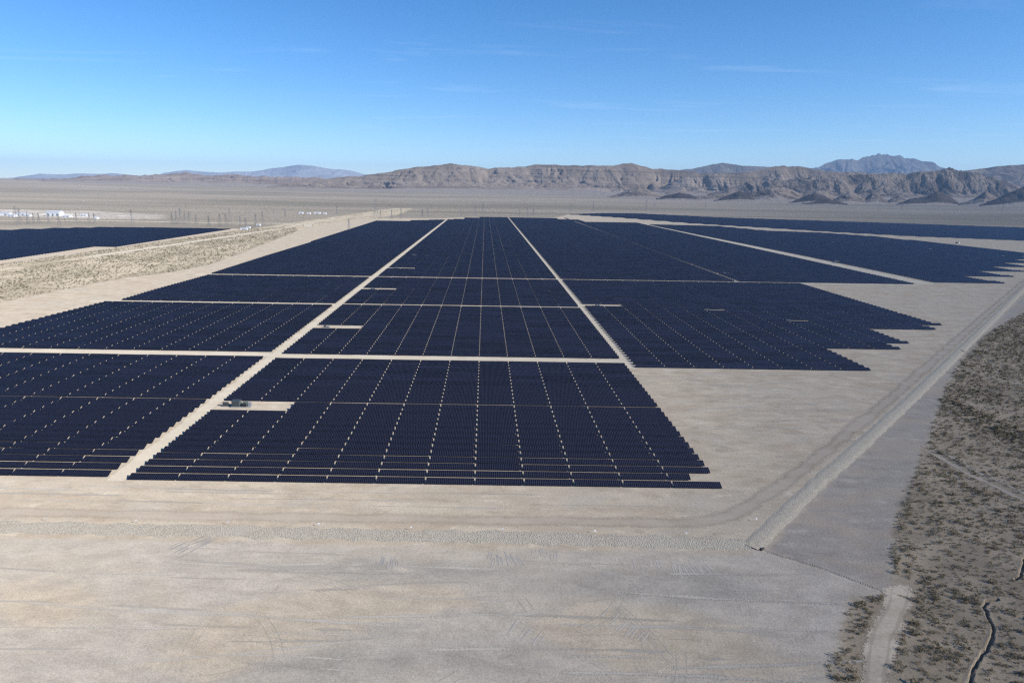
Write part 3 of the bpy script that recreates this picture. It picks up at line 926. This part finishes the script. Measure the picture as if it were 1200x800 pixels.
def shrub_tmpl(n, r):
    """n leaf-clump triangles spread in a low dome of unit radius, plus a few stems"""
    a = r.random(n) * 2 * math.pi; q = np.sqrt(r.random(n)); z = r.random(n) ** 0.8 * np.sqrt(1 - 0.75 * q * q) * 0.95
    lob = 0.72 + 0.28 * np.sin(a * 3 + r.random() * 6) * np.cos(a * 2 + r.random() * 6)
    c = np.stack([np.cos(a) * q * lob, np.sin(a) * q * lob, z + 0.05], 1)
    s = 0.55 / math.sqrt(n / 12)
    return (c[:, None] + r.normal(0, 1, (n, 3, 3)) * s * np.array((0.55, 0.55, 0.45))).reshape(-1, 3)


def scatter(pts, sc, ntri, nt=8):
    T = [shrub_tmpl(ntri, rng) for _ in range(nt)]
    out = []
    k = rng.integers(0, nt, len(pts)); an = rng.random(len(pts)) * 6.283
    for j in range(nt):
        m = k == j
        if not m.any(): continue
        p, s_, a = pts[m], sc[m], an[m]
        v = T[j][None] * s_[:, None, None]
        v[:, :, 2] *= 1.05
        x = v[:, :, 0] * np.cos(a)[:, None] - v[:, :, 1] * np.sin(a)[:, None]
        y = v[:, :, 0] * np.sin(a)[:, None] + v[:, :, 1] * np.cos(a)[:, None]
        out.append(np.stack([x + p[:, :1], y + p[:, 1:2], np.maximum(v[:, :, 2], 0) + p[:, 2:3]], -1).reshape(-1, 3))
    return np.concatenate(out)


def field(n, x0, x1, y0, y1, P, margin, clump=True):
    x = rng.uniform(x0, x1, n); y = rng.uniform(y0, y1, n)
    k = sd_poly(P, x, y) + 2.0 * perlin(x / 7, y / 7) > margin
    dn = fbm(x / 28, y / 28, 3) + 0.15
    if clump: k &= rng.random(n) < np.clip(0.72 + 0.7 * dn, 0.15, 1)
    for ln, w in ((TRACK_A, 3.2), (TRACK_B, 1.6), (TRACK_C, 1.6), (GULLY2, 1.0), (GULLY, 1.0)):
        k &= d_line(ln, x, y) > w
    x, y = x[k], y[k]
    return np.stack([x, y, ground_z(x, y)], 1)


near_p = field(31000, 52, 215, 78, 300, SCRUB_R, 0.4)
near_s = np.clip(rng.lognormal(-0.98, 0.48, len(near_p)), 0.14, 1.15)
mid_p = field(125000, 200, 560, 150, 640, SCRUB_R, 0.5)
mid_p = mid_p[mid_p[:, 1] > 0.35 * mid_p[:, 0] + 60]
mid_s = np.clip(rng.lognormal(-0.8, 0.42, len(mid_p)), 0.2, 1.2)
# the largest in view become shrubs of their own
fx, fy = [], []
vis = np.array([to_frame(*p) for p in near_p])
infr = (vis[:, 0] > 4) & (vis[:, 0] < 1196) & (vis[:, 1] > 560) & (vis[:, 1] < 796)
rank = np.where(infr, near_s / np.hypot(near_p[:, 0], near_p[:, 1]), 0)
ind = np.argsort(-rank)[:260]
TM = [np_mesh('desert_shrub', shrub_tmpl(90, rng), np.arange(270).reshape(-1, 3), mat=M['shrub']) for _ in range(8)]
for i in ind:
    q = link('desert_shrub', TM[int(rng.integers(0, 8))], None, tuple(near_p[i]), float(rng.random() * 6.28))
    s_ = float(near_s[i]); q.scale = (s_ * 1.1, s_ * 1.1, s_ * 1.1)
    xx, yv = near_p[i][:2]
    gxl = np.interp(yv, [99, 104, 113, 123, 130, 150], [89, 93.4, 103.9, 112.4, 119, 140]); txl = np.interp(yv, [92, 103, 120, 131, 136], [68, 75, 88, 98, 100.6])
    wh = 'left of the pale two-rut track' if yv < 134 and xx < txl else 'right of the dark winding gully' if xx > gxl and yv < 150 else 'between the pale track and the dark gully' if yv < 134 else 'on the slope above the dark gully'
    tag(q, f'low dark olive shrub on grey desert soil {wh}', 'shrub', 'desert shrubs dotted over the scrubland')
rest = np.ones(len(near_p), bool); rest[ind] = False
Vn = scatter(near_p[rest], near_s[rest], 30)
Vm = scatter(mid_p, mid_s, 10)
Va = np.concatenate([Vn, Vm])
tag(link('desert_scrub', np_mesh('desert_scrub', Va, np.arange(len(Va)).reshape(-1, 3), mat=M['shrub'])), 'dark desert scrub thickly dotting the ground right of the dirt strip', 'scrub', kind='stuff')

SCRUB_L = [(-400, 380), (-372, 480), (-362, 570), (-354, 630), (-334, 662), (-319, 735), (-330, 850), (-344, 970), (-368, 1180), (-393, 1370), (-440, 1500), (-505, 1390), (-528, 990), (-545, 750), (-550, 560), (-600, 380)]
lp = field(44000, -620, -300, 380, 1500, SCRUB_L, 1.0)
lp = lp[np.abs(lp[:, 0] + 497 - (lp[:, 1] - 800) * 0.09) > 8]
Vl = scatter(lp, np.clip(rng.lognormal(-0.55, 0.4, len(lp)), 0.28, 1.2), 8)
fp = field(26000, -1600, 300, 1500, 4200, [(-4000, 1450), (-400, 1500), (-390, 1900), (-330, 2050), (300, 2250), (300, 4300), (-4000, 4300)], 5.0)
Vf = scatter(fp, np.clip(rng.lognormal(-0.15, 0.4, len(fp)), 0.5, 1.6), 3)
Va = np.concatenate([Vl, Vf])
tag(link('desert_scrub', np_mesh('desert_scrub', Va, np.arange(len(Va)).reshape(-1, 3), mat=M['pale_shrub'])), 'pale olive desert scrub between the two fields and over the plain beyond', 'scrub', kind='stuff')


# ------------------------------------------------------------------ mountains
def rock(name, ca, cb, cc, sc, strata=0.0, dark=None):
    t = NT(name)
    n1 = t.noise(t.pos(), sc, 6, 0.6, 0.5); n2 = t.noise(t.pos(1, 1, 3), sc * 6, 5, 0.65)
    c = t.mix(t.ramp(n1, 0.35, 0.66), ca, cb)
    c = t.mix(t.math('MULTIPLY', t.ramp(n2, 0.48, 0.7), 0.7), c, cc)
    if strata:
        w = t.noise(t.pos(0.0006, 0.0006, 0.045), 1.0, 4, 0.6, 0.2)
        c = t.mix(t.math('MULTIPLY', t.ramp(w, 0.5, 0.62), strata), c, tuple(v * 0.6 for v in ca))
    if dark:
        n3 = t.noise(t.pos(), sc * 1.7, 5, 0.6, 1.0)
        c = t.mix(t.ramp(n3, 0.47, 0.60), c, dark)
    # desert floor colour climbing the fans
    fan = t.attr('fan')
    c = t.mix(t.ramp(t.math('ADD', fan, t.math('MULTIPLY', t.math('SUBTRACT', n1, 0.5), 0.35)), 0.35, 0.65), c, (0.250, 0.222, 0.195))
    t.base(c, 1.0, 0.0, 0.6)
    t.bump(t.math('ADD', n2, t.math('MULTIPLY', n1, 2.0)), 0.8, 16.0)
    return t.m


def massif(name, prof, Y, df, db, mat, seed, gully=0.5, gs=230.0, fanpart=0.4, cliff=0.0, nu=700, nv=80, rough=0.05, slant=0.35, base_y=None, jag=0.0, terr=0.0):
    px = np.array([p[0] for p in prof], float); py = np.array([p[1] for p in prof], float)
    s = np.linspace(px[0], px[-1], nu)
    yc = np.interp(s, px, py)
    crest = np.array([at_range(a, b, Y) for a, b in zip(s, yc)])
    Xc, Zc = crest[:, 0], crest[:, 2]
    Zc = Zc + jag * (fbm(Xc / (gs * 1.2) + seed, Xc * 0 + 3.3, 5))
    v = np.concatenate([np.linspace(0, 1, nv), 1 + np.linspace(0, 1, 18)[1:]])
    Yv = np.where(v <= 1, Y - df * (1 - v), Y + db * (v - 1))
    sc = Yv / Y
    X = Xc[:, None] * sc[None]; YY = np.repeat(Yv[None], nu, 0)
    YY = YY + df * 0.18 * fbm(X / (gs * 6) + seed, YY * 0 + 1.7, 3) * np.clip(1 - np.abs(v[None] - 1), 0, 1)
    base = rise(X, YY) + (0 if base_y is None else base_y)
    hc = np.maximum(Zc[:, None] - base, 4)
    vv = np.clip(v, 0, 1)
    f = fanpart * 0.35 * smooth(0, fanpart * 1.2, vv) + 0 * vv
    up = np.clip((vv - fanpart) / (1 - fanpart), 0, 1)
    f = 0.16 * np.clip(vv / fanpart, 0, 1) ** 1.6 + 0.84 * ((1 - cliff) * up ** 1.05 + cliff * smooth(0.55, 0.92, up))
    xs = X / gs + slant * v[None] * 2 + 1.15 * fbm(X / (gs * 2.6) + seed * 3, YY / (gs * 2.2), 4)
    bil = np.abs(perlin(xs + seed, vv[None] * 1.6 + 0 * X)) * 2.2
    bil2 = np.abs(perlin(xs * 2.3 + seed * 2, vv[None] * 3.1 + 0 * X)) * 2.2
    bil3 = np.abs(perlin(xs * 0.45 + seed * 5, vv[None] * 0.8 + 0 * X)) * 2.2
    g = (1 - np.clip(bil, 0, 1)) ** 1.6 * 0.5 + (1 - np.clip(bil2, 0, 1)) ** 1.6 * 0.25 + (1 - np.clip(bil3, 0, 1)) ** 1.3 * 0.55
    g = g * (0.30 + 1.0 * smooth(-0.35, 0.45, fbm(X / (gs * 3.7) + seed * 1.7, vv[None] * 0.9 + 0 * X, 3)))
    bump = np.sin(np.pi * np.clip((vv - fanpart * 0.75) / (1 - fanpart * 0.75), 0, 1)) ** 0.7
    h = hc * (f[None] * (1 - gully * g * bump[None]))
    h = h + hc * rough * fbm(X / (gs * 0.5) + seed, YY / (gs * 0.5), 5) * smooth(fanpart * 0.6, 1.0, vv)[None] * np.where(v <= 1, 1, 1)[None] * (0.25 + 0.75 * (1 - vv[None]))
    if terr > 0:
        zz = h + 6 * fbm(X / 500 + seed, YY / 500, 3); k_ = zz / terr; fr_ = k_ - np.floor(k_)
        st_ = (np.floor(k_) + smooth(0.62, 0.98, fr_)) * terr - zz
        h = h + 0.22 * st_ * smooth(fanpart * 0.9, fanpart * 1.3, vv)[None] * smooth(0.1, 0.4, np.abs(fbm(X / 700 + seed, YY / 700 + 2, 2)) + 0.15)
    back = np.where(v > 1, 1 - smooth(1, 2, v) * 0.9, 1.0)
    Z = base + h * back[None]
    Z[:, 0] -= 6
    # taper at both ends into the plain
    id_ = np.arange(nu * len(v)).reshape(nu, len(v))
    q = np.stack([id_[:-1, :-1], id_[1:, :-1], id_[1:, 1:], id_[:-1, 1:]], -1).reshape(-1, 4)
    fan = np.repeat((1 - np.clip((vv - fanpart * 0.5) / 0.30, 0, 1))[None], nu, 0) + 0.10 * g * (vv[None] < 0.45)
    me = np_mesh(name, np.stack([X.ravel(), YY.ravel(), Z.ravel()], 1), q, mat=mat, attrs={'fan': fan.ravel()}, smooth_shade=False)
    return tag(link(name, me), kind='structure')


RK = rock('mesa_rock', (0.215, 0.177, 0.145), (0.285, 0.236, 0.194), (0.150, 0.123, 0.104), 0.0022, 0.6)
RK2 = rock('brown_rock', (0.190, 0.157, 0.130), (0.255, 0.212, 0.175), (0.110, 0.094, 0.082), 0.003, 0.2, (0.092, 0.078, 0.070))
RKD = rock('dark_lava_rock', (0.060, 0.052, 0.050), (0.095, 0.080, 0.072), (0.045, 0.040, 0.040), 0.006)
RKF = rock('far_rock', (0.15, 0.138, 0.130), (0.21, 0.192, 0.178), (0.10, 0.092, 0.090), 0.0008)
RKP = rock('hazed_far_rock', (0.27, 0.275, 0.285), (0.34, 0.345, 0.355), (0.21, 0.215, 0.225), 0.0008)  # distance haze painted in: rock colour made paler and cooler
RKL = rock('pale_low_rock', (0.20, 0.163, 0.138), (0.28, 0.228, 0.192), (0.135, 0.110, 0.096), 0.0016, 0.3)

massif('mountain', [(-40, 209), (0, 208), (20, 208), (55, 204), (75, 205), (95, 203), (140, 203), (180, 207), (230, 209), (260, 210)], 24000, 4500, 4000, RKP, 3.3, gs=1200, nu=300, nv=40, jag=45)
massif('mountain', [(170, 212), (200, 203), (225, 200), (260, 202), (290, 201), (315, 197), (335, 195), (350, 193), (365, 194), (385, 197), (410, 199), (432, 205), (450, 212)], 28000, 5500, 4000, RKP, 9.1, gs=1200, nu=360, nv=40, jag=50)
massif('mountain_range', [(20, 214), (60, 211), (100, 207), (125, 205), (150, 206), (190, 205), (215, 203), (228, 202.5), (250, 205), (290, 205), (330, 206), (360, 208), (400, 209), (440, 213)], 9800, 1900, 2500, RKL, 5.5, gs=240, nu=1000, nv=120, gully=0.8, jag=40, fanpart=0.10, rough=0.28)
massif('mountain_range', [(300, 221), (340, 214), (380, 209.5), (420, 206), (450, 202), (490, 196), (515, 193.5), (530, 192), (545, 193), (560, 195), (572, 198), (582, 196), (600, 196), (612, 195), (625, 193.5), (640, 193), (690, 194), (715, 194), (728, 192.5), (738, 191.5), (750, 194), (765, 197.5), (790, 198), (815, 202), (850, 209), (880, 222)],
       7600, 1050, 1500, RK, 1.7, gully=0.95, gs=270, fanpart=0.34, cliff=0.30, nu=1600, nv=170, rough=0.16, jag=9, terr=44)
massif('mountain_range', [(760, 208), (790, 199.5), (820, 196), (845, 191.5), (862, 193.5), (880, 195.5), (910, 196), (940, 197), (965, 199), (990, 210)], 12500, 1700, 1800, RKF, 6.6, gs=330, nu=600, nv=70, gully=0.6, jag=25)
massif('mountain', [(900, 206), (940, 199), (958, 196), (975, 190), (988, 187), (1000, 186.5), (1008, 187), (1016, 184.5), (1030, 181.5), (1042, 180.5), (1056, 181), (1066, 183.5), (1080, 186), (1092, 190), (1105, 196), (1125, 201), (1160, 209)], 19000, 3800, 3500, RKF, 2.4, gs=560, nu=1000, nv=120, gully=0.75, jag=24, rough=0.24)
massif('mountain_range', [(770, 222), (800, 206), (830, 203), (860, 202), (880, 201), (897, 197.5), (915, 195), (930, 194.5), (945, 196), (960, 200), (985, 202), (1010, 202), (1040, 204), (1075, 206), (1110, 210), (1140, 224)],
       7300, 950, 1200, RK, 8.2, gully=0.92, gs=220, fanpart=0.30, cliff=0.25, nu=1200, nv=150, rough=0.2, terr=40, jag=10)
massif('mountain_range', [(820, 232), (880, 213), (930, 210), (985, 205), (1010, 205), (1040, 203.5), (1075, 202.5), (1100, 199.5), (1112, 197), (1122, 199.5), (1140, 203), (1170, 209), (1220, 226)],
       6500, 700, 900, RK2, 4.9, gully=0.55, gs=130, fanpart=0.30, cliff=0.35, nu=1100, nv=130, rough=0.26, jag=16, slant=0.1)
massif('mountain_range', [(1090, 212), (1120, 202), (1150, 197.5), (1168, 194.5), (1190, 194), (1230, 192), (1280, 196), (1340, 205)], 9000, 1300, 1400, RK2, 12.3, gully=0.5, gs=300, nu=500, nv=80, jag=15)
for k, (prof, Y, mt) in enumerate([
        ([(712, 232), (722, 228), (737, 222.5), (748, 220), (756, 221), (770, 226), (785, 231)], 5900, RK2),
        ([(800, 234), (815, 230), (850, 226), (875, 230), (890, 234)], 5700, RK2),
        ([(862, 236), (885, 226), (905, 217), (918, 219), (940, 227), (955, 223), (968, 224), (985, 236)], 5500, RK2),
        ([(1005, 237), (1015, 231), (1022, 226), (1028, 226), (1042, 235)], 5400, RK2),
        ([(1052, 238), (1065, 233), (1085, 230), (1098, 224.5), (1106, 226), (1115, 230), (1124, 237)], 5200, RKD),
        ([(1125, 238), (1140, 233), (1155, 224), (1165, 228), (1178, 237)], 5300, RK2),
        ([(838, 235), (852, 229), (866, 224), (880, 227), (898, 236)], 5450, RKD),
        ([(925, 237), (942, 230), (955, 226.5), (966, 230), (980, 238)], 5250, RKD),
        ([(968, 238), (982, 231), (996, 225), (1010, 229), (1024, 238)], 5350, RK2),
        ([(940, 239.5), (955, 235.5), (968, 233), (980, 236), (992, 240)], 4900, RKD),
        ([(1030, 238), (1042, 233), (1052, 229), (1062, 233), (1072, 239)], 5600, RK2),
        ([(770, 233), (782, 229), (796, 226), (810, 228), (824, 234)], 5600, RKD),
        ([(1150, 239), (1172, 231), (1190, 222), (1206, 216), (1230, 215), (1270, 222), (1310, 238)], 5000, RKD)]):
    massif('hill', prof, Y, 330, 330, mt, 20.5 + k * 3.1, gully=0.3, gs=70, fanpart=0.12, nu=220, nv=50, rough=0.12, jag=5)


# ------------------------------------------------------------------ transmission towers
def tower_mesh(h):
    b = MB(); w = 0.11 * h
    lv = [0, 0.3, 0.55, 0.75, 1.0]; wd = [w, w * 0.72, w * 0.45, w * 0.26, w * 0.10]
    th = 0.3
    for i in range(4):
        for sx in (-1, 1):
            for sy in (-1, 1): b.bar((sx * wd[i], sy * wd[i], lv[i] * h), (sx * wd[i + 1], sy * wd[i + 1], lv[i + 1] * h), th)
        for sy in (-1, 1):
            b.bar((-wd[i], sy * wd[i], lv[i] * h), (wd[i + 1], sy * wd[i + 1], lv[i + 1] * h), th * 0.55)
            b.bar((wd[i], sy * wd[i], lv[i] * h), (-wd[i + 1], sy * wd[i + 1], lv[i + 1] * h), th * 0.55)
    for z, a in ((0.72, 0.15), (0.84, 0.13), (0.95, 0.10)):
        b.bar((-a * h, 0, z * h), (a * h, 0, z * h), th * 0.7)
        b.bar((-a * h, 0, z * h), (0, 0, (z + 0.05) * h), th * 0.5); b.bar((a * h, 0, z * h), (0, 0, (z + 0.05) * h), th * 0.5)
    return b.mesh('transmission_tower', M['tower'])


_tw = {}
TOW = {'cluster': ([(20, 264, 242), (24, 263, 244), (33, 263, 248), (40, 263, 250), (46, 262, 249), (57, 262, 250), (70, 266, 250), (90, 261, 251), (105, 262, 250), (111, 262, 252)],
                   'thin lattice transmission tower in front of the white industrial yard'),
       'left': ([(155, 265, 246), (202, 263, 248), (207, 263, 247), (212, 262, 245), (217, 263, 249), (222, 262, 249), (230, 263, 250), (245, 265, 253), (258, 266, 252), (265, 265, 250), (270, 264, 244), (282, 268, 253), (288, 268, 255), (300, 265, 250), (308, 264, 247)],
                'thin lattice transmission tower past the far edge of the left field'),
       'mid': ([(441, 257, 233), (446, 256, 247), (459, 257, 245), (470, 257, 244), (409, 270, 263), (495, 254, 245), (501, 253, 243), (540, 253, 243), (557, 252, 240), (566, 252, 238), (334, 253, 246), (395, 251, 241)],
               'thin lattice transmission tower beyond the top edge of the middle fields'),
       'right': ([(609, 252, 244), (618, 252, 245), (625, 252, 245), (669, 249, 239), (695, 248, 236), (757, 247, 235), (767, 244, 237), (826, 247, 238), (1029, 249, 234), (1056, 249, 237), (1174, 248, 238)],
                 'thin lattice transmission tower on the plain below the brown range'),
       'pale': ([(1132, 226, 207)], 'tall pale lattice tower standing before the right-hand hills')}
for key, (L, lb) in TOW.items():
    for px, yb, yt in L:
        x, y = on_ground(px, yb) if yb - to_frame(0, 1e6, H)[1] > 14 else (0, 0)
        Y = 4600 if key == 'pale' else min(y if y > 0 else 3600, 3600)
        x = at_range(px, yb, Y)[0]; zg = float(ground_z(np.array([[x]]), np.array([[Y]]))[0, 0])
        h = at_range(px, yt, Y)[2] - at_range(px, yb, Y)[2]
        h = round(max(22, min(75, h)) / 4) * 4
        if h not in _tw: _tw[h] = tower_mesh(h)
        q = link('transmission_tower', _tw[h], None, (x, Y, zg - 0.2), float(rng.uniform(-0.5, 0.5)))
        tag(q, lb, 'tower', 'transmission towers crossing the plain')


# ------------------------------------------------------------------ white works and site cabins far left
def shed(name, x, y, L, W_, h, label, cat, group, rz=0.0, wall='white', nd=2):
    z = float(ground_z(np.array([[x]]), np.array([[y]]))[0, 0])
    o = bpy.data.objects.new(name, None); C.objects.link(o); o.location = (x, y, z); o.rotation_euler = (0, 0, rz)
    tag(o, label, cat, group)
    w = MB().box(-L / 2, L / 2, -W_ / 2, W_ / 2, 0, h).build('wall', M[wall], o)
    e = 0.03 * L; r = 0.16 * W_
    v = [(-L / 2 - e, -W_ / 2 - e, h + 0.01), (L / 2 + e, -W_ / 2 - e, h + 0.01), (L / 2 + e, W_ / 2 + e, h + 0.01), (-L / 2 - e, W_ / 2 + e, h + 0.01), (-L / 2 - e, 0, h + r), (L / 2 + e, 0, h + r)]
    MB().add(v, [(3, 2, 1, 0), (0, 1, 5, 4), (2, 3, 4, 5), (0, 4, 3), (1, 2, 5)]).build('roof', M['offwhite'], o)
    for k in range(nd):
        cx = -L / 2 + L * (k + 0.5) / nd; dw = min(L / nd * 0.4, 6)
        MB().box(cx - dw / 2, cx + dw / 2, -W_ / 2 - 0.12, -W_ / 2 - 0.003, 0.05, h * 0.62).build('door', M['steel'], w)
    return o


x, y = on_ground(65, 253); shed('warehouse', x, y, 36, 22, 11, 'big bright white warehouse standing above the industrial yard', 'warehouse', 'buildings of the white works', nd=3)
lab = ['long low white shed at the left edge of the industrial yard', 'second white shed along the left side of the yard', 'white shed behind the tallest tower of the yard', 'small white shed left of the big warehouse',
       'low pale shed right of the big warehouse', 'small low shed near the pale yard road', 'tiny white shed at the right tip of the yard']
for (px, py, L, h), lb in zip([(4, 252.5, 40, 7), (15, 254, 18, 5), (26, 252.5, 26, 6), (34, 253.5, 13, 4), (79, 254.5, 20, 3), (99, 253, 16, 3), (113, 256.5, 9, 3)], lab):
    x, y = on_ground(px, py); shed('shed', x, y, L, 14, h, lb, 'shed', 'buildings of the white works', rng.uniform(-0.1, 0.1))
lab = ['white site cabin at the left end of the far roadside cluster', 'second white cabin of the far roadside cluster', 'largest white cabin of the far roadside cluster', 'last white cabin of the far roadside cluster']
for (px, py, L), lb in zip([(353, 250.5, 14), (362, 251, 12), (372, 250.5, 22), (381, 251.2, 10)], lab):
    x, y = on_ground(px, py); shed('site_cabin', x, y, L, 8, 4.5, lb, 'cabin', 'white cabins beside the plain road', nd=1)
lab = ['white container office at the tip of the left field', 'low white container behind the left field tip', 'white container beside the dirt track junction']
for (px, py, L), lb in zip([(286, 269.2, 14), (291, 267.5, 9), (303, 264.5, 10)], lab):
    x, y = on_ground(px, py); shed('container_office', x, y, L, 5, 3.2, lb, 'container', 'white containers by the left field', nd=1)


def truck(px, py, label, body, rz):
    x, y = on_ground(px, py)
    o = bpy.data.objects.new('parked_truck', None); C.objects.link(o); o.location = (x, y, 0); o.rotation_euler = (0, 0, rz)
    tag(o, label, 'truck')
    MB().box(-4.2, 1.6, -1.2, 1.2, 1.1, 3.3).build('cargo_body', M[body], o)
    cab = MB().box(1.75, 3.6, -1.15, 1.15, 0.7, 2.6).build('cab', M['white'], o)
    MB().box(3.603, 3.64, -0.95, 0.95, 1.6, 2.4).build('windscreen', M['glass'], cab)
    MB().box(-4.1, 3.4, -0.5, 0.5, 0.6, 1.09).build('chassis', M['darkgrey'], o)
    for wx in (-3.0, -1.6, 2.6):
        for wy in (-1.0, 1.0): MB().tube((wx, wy - 0.15, 0.5), (wx, wy + 0.15, 0.5), 0.5, 14).build('wheel', M['rubber'], o)


truck(981, 308, 'dark bodied truck with a white cab parked on the wide diagonal lane', 'darkgrey', 1.4)
truck(1122, 285.5, 'dark truck parked on the pale strip before the farthest field', 'darkgrey', 0.3)

# ------------------------------------------------------------------ air
t = NT('desert_haze'); t.n.remove(t.b)
pv = t.node('ShaderNodeVolumePrincipled', {'Color': (0.40, 0.64, 1.0, 1), 'Density': 2.7e-5, 'Anisotropy': 0.0})
t.l.new(pv.outputs[0], t.out.inputs['Volume'])
hb = MB().box(-37000, 37000, -460, 37000, -12, 1330).build('haze', t.m)
tag(hb, kind='stuff')

# ------------------------------------------------------------------ light, sky, camera
EL, AZ = D2R(29), D2R(117)      # azimuth clockwise from +Y: from the right, a little behind the drone
sx, sy, sz = math.sin(AZ) * math.cos(EL), math.cos(AZ) * math.cos(EL), math.sin(EL)
sun = bpy.data.lights.new('sun', 'SUN'); sun.energy = 4.3; sun.angle = D2R(0.53); sun.color = (1.0, 0.93, 0.83)
so = bpy.data.objects.new('sun', sun); C.objects.link(so)
from mathutils import Vector
so.rotation_euler = Vector((-sx, -sy, -sz)).to_track_quat('-Z', 'Y').to_euler()
so.location = (300, -100, 400)

W = bpy.data.worlds.new('World'); S.world = W; W.use_nodes = True
n, l = W.node_tree.nodes, W.node_tree.links
bg = n['Background']; sky = n.new('ShaderNodeTexSky'); sky.sky_type = 'NISHITA'; sky.sun_disc = False
sky.sun_elevation = EL; sky.sun_rotation = AZ; sky.altitude = 2200; sky.air_density = 1.0; sky.dust_density = 0.0; sky.ozone_density = 3.0
hs = n.new('ShaderNodeHueSaturation'); hs.inputs['Saturation'].default_value = 1.27
l.new(sky.outputs[0], hs.inputs['Color'])
# thin wisps of cirrus
tc = n.new('ShaderNodeTexCoord'); sp = n.new('ShaderNodeSeparateXYZ'); l.new(tc.outputs['Generated'], sp.inputs[0])
def wm(op, a, b):
    q = n.new('ShaderNodeMath'); q.operation = op
    for i, v in enumerate((a, b)):
        if isinstance(v, bpy.types.NodeSocket): l.new(v, q.inputs[i])
        else: q.inputs[i].default_value = v
    return q.outputs[0]
zz = wm('MAXIMUM', sp.outputs[2], 0.03)
cb_ = n.new('ShaderNodeCombineXYZ'); l.new(wm('DIVIDE', sp.outputs[0], zz), cb_.inputs[0]); l.new(wm('MULTIPLY', wm('DIVIDE', sp.outputs[1], zz), 1.0), cb_.inputs[1])
mp = n.new('ShaderNodeMapping'); mp.inputs['Scale'].default_value = (0.5, 1.5, 1); mp.inputs['Rotation'].default_value = (0, 0, 0.2); l.new(cb_.outputs[0], mp.inputs[0])
nz = n.new('ShaderNodeTexNoise'); nz.inputs['Scale'].default_value = 0.8; nz.inputs['Detail'].default_value = 7; nz.inputs['Roughness'].default_value = 0.6; nz.inputs['Distortion'].default_value = 0.6; l.new(mp.outputs[0], nz.inputs[0])
mr = n.new('ShaderNodeMapRange'); mr.inputs[1].default_value = 0.57; mr.inputs[2].default_value = 0.80; mr.inputs[4].default_value = 0.17; l.new(nz.outputs[0], mr.inputs[0])
mxw = n.new('ShaderNodeMix'); mxw.data_type = 'RGBA'; l.new(mr.outputs[0], mxw.inputs[0]); l.new(hs.outputs[0], mxw.inputs[6]); mxw.inputs[7].default_value = (6.5, 7.2, 8.2, 1)
tn = n.new('ShaderNodeMix'); tn.data_type = 'RGBA'; tn.blend_type = 'MULTIPLY'; tn.inputs[0].default_value = 1.0; l.new(mxw.outputs[2], tn.inputs[6]); tn.inputs[7].default_value = (0.98, 0.985, 1.04, 1)
l.new(tn.outputs[2], bg.inputs[0]); bg.inputs[1].default_value = 0.108

cam = bpy.data.cameras.new('camera'); co = bpy.data.objects.new('camera', cam); C.objects.link(co)
cam.sensor_fit = 'HORIZONTAL'; cam.sensor_width = 36; cam.lens = 36 * F / 1200
cam.shift_x = (600 - PX) / 1200; cam.clip_end = 200000; cam.clip_start = 0.5
from mathutils import Matrix
R = Matrix.Rotation(math.pi / 2 - PIT, 4, 'X') @ Matrix.Rotation(ROLL, 4, 'Z')
co.matrix_world = Matrix.Translation((0, 0, H)) @ R
S.camera = co

vs = S.view_settings; S.display_settings.display_device = 'sRGB'
vs.view_transform = 'Standard'; vs.look = 'None'; vs.gamma = 1; vs.use_curve_mapping = False; vs.exposure = 0.58
S.render.engine = 'CYCLES'; S.cycles.max_bounces = 5; S.cycles.volume_bounces = 0; S.cycles.transparent_max_bounces = 48
S.cycles.use_denoising = False; S.cycles.filter_width = 1.35
try:
    S.cycles.denoiser = 'OPENIMAGEDENOISE'; S.cycles.denoising_input_passes = 'RGB_ALBEDO_NORMAL'; S.cycles.denoising_prefilter = 'ACCURATE'
except Exception: pass
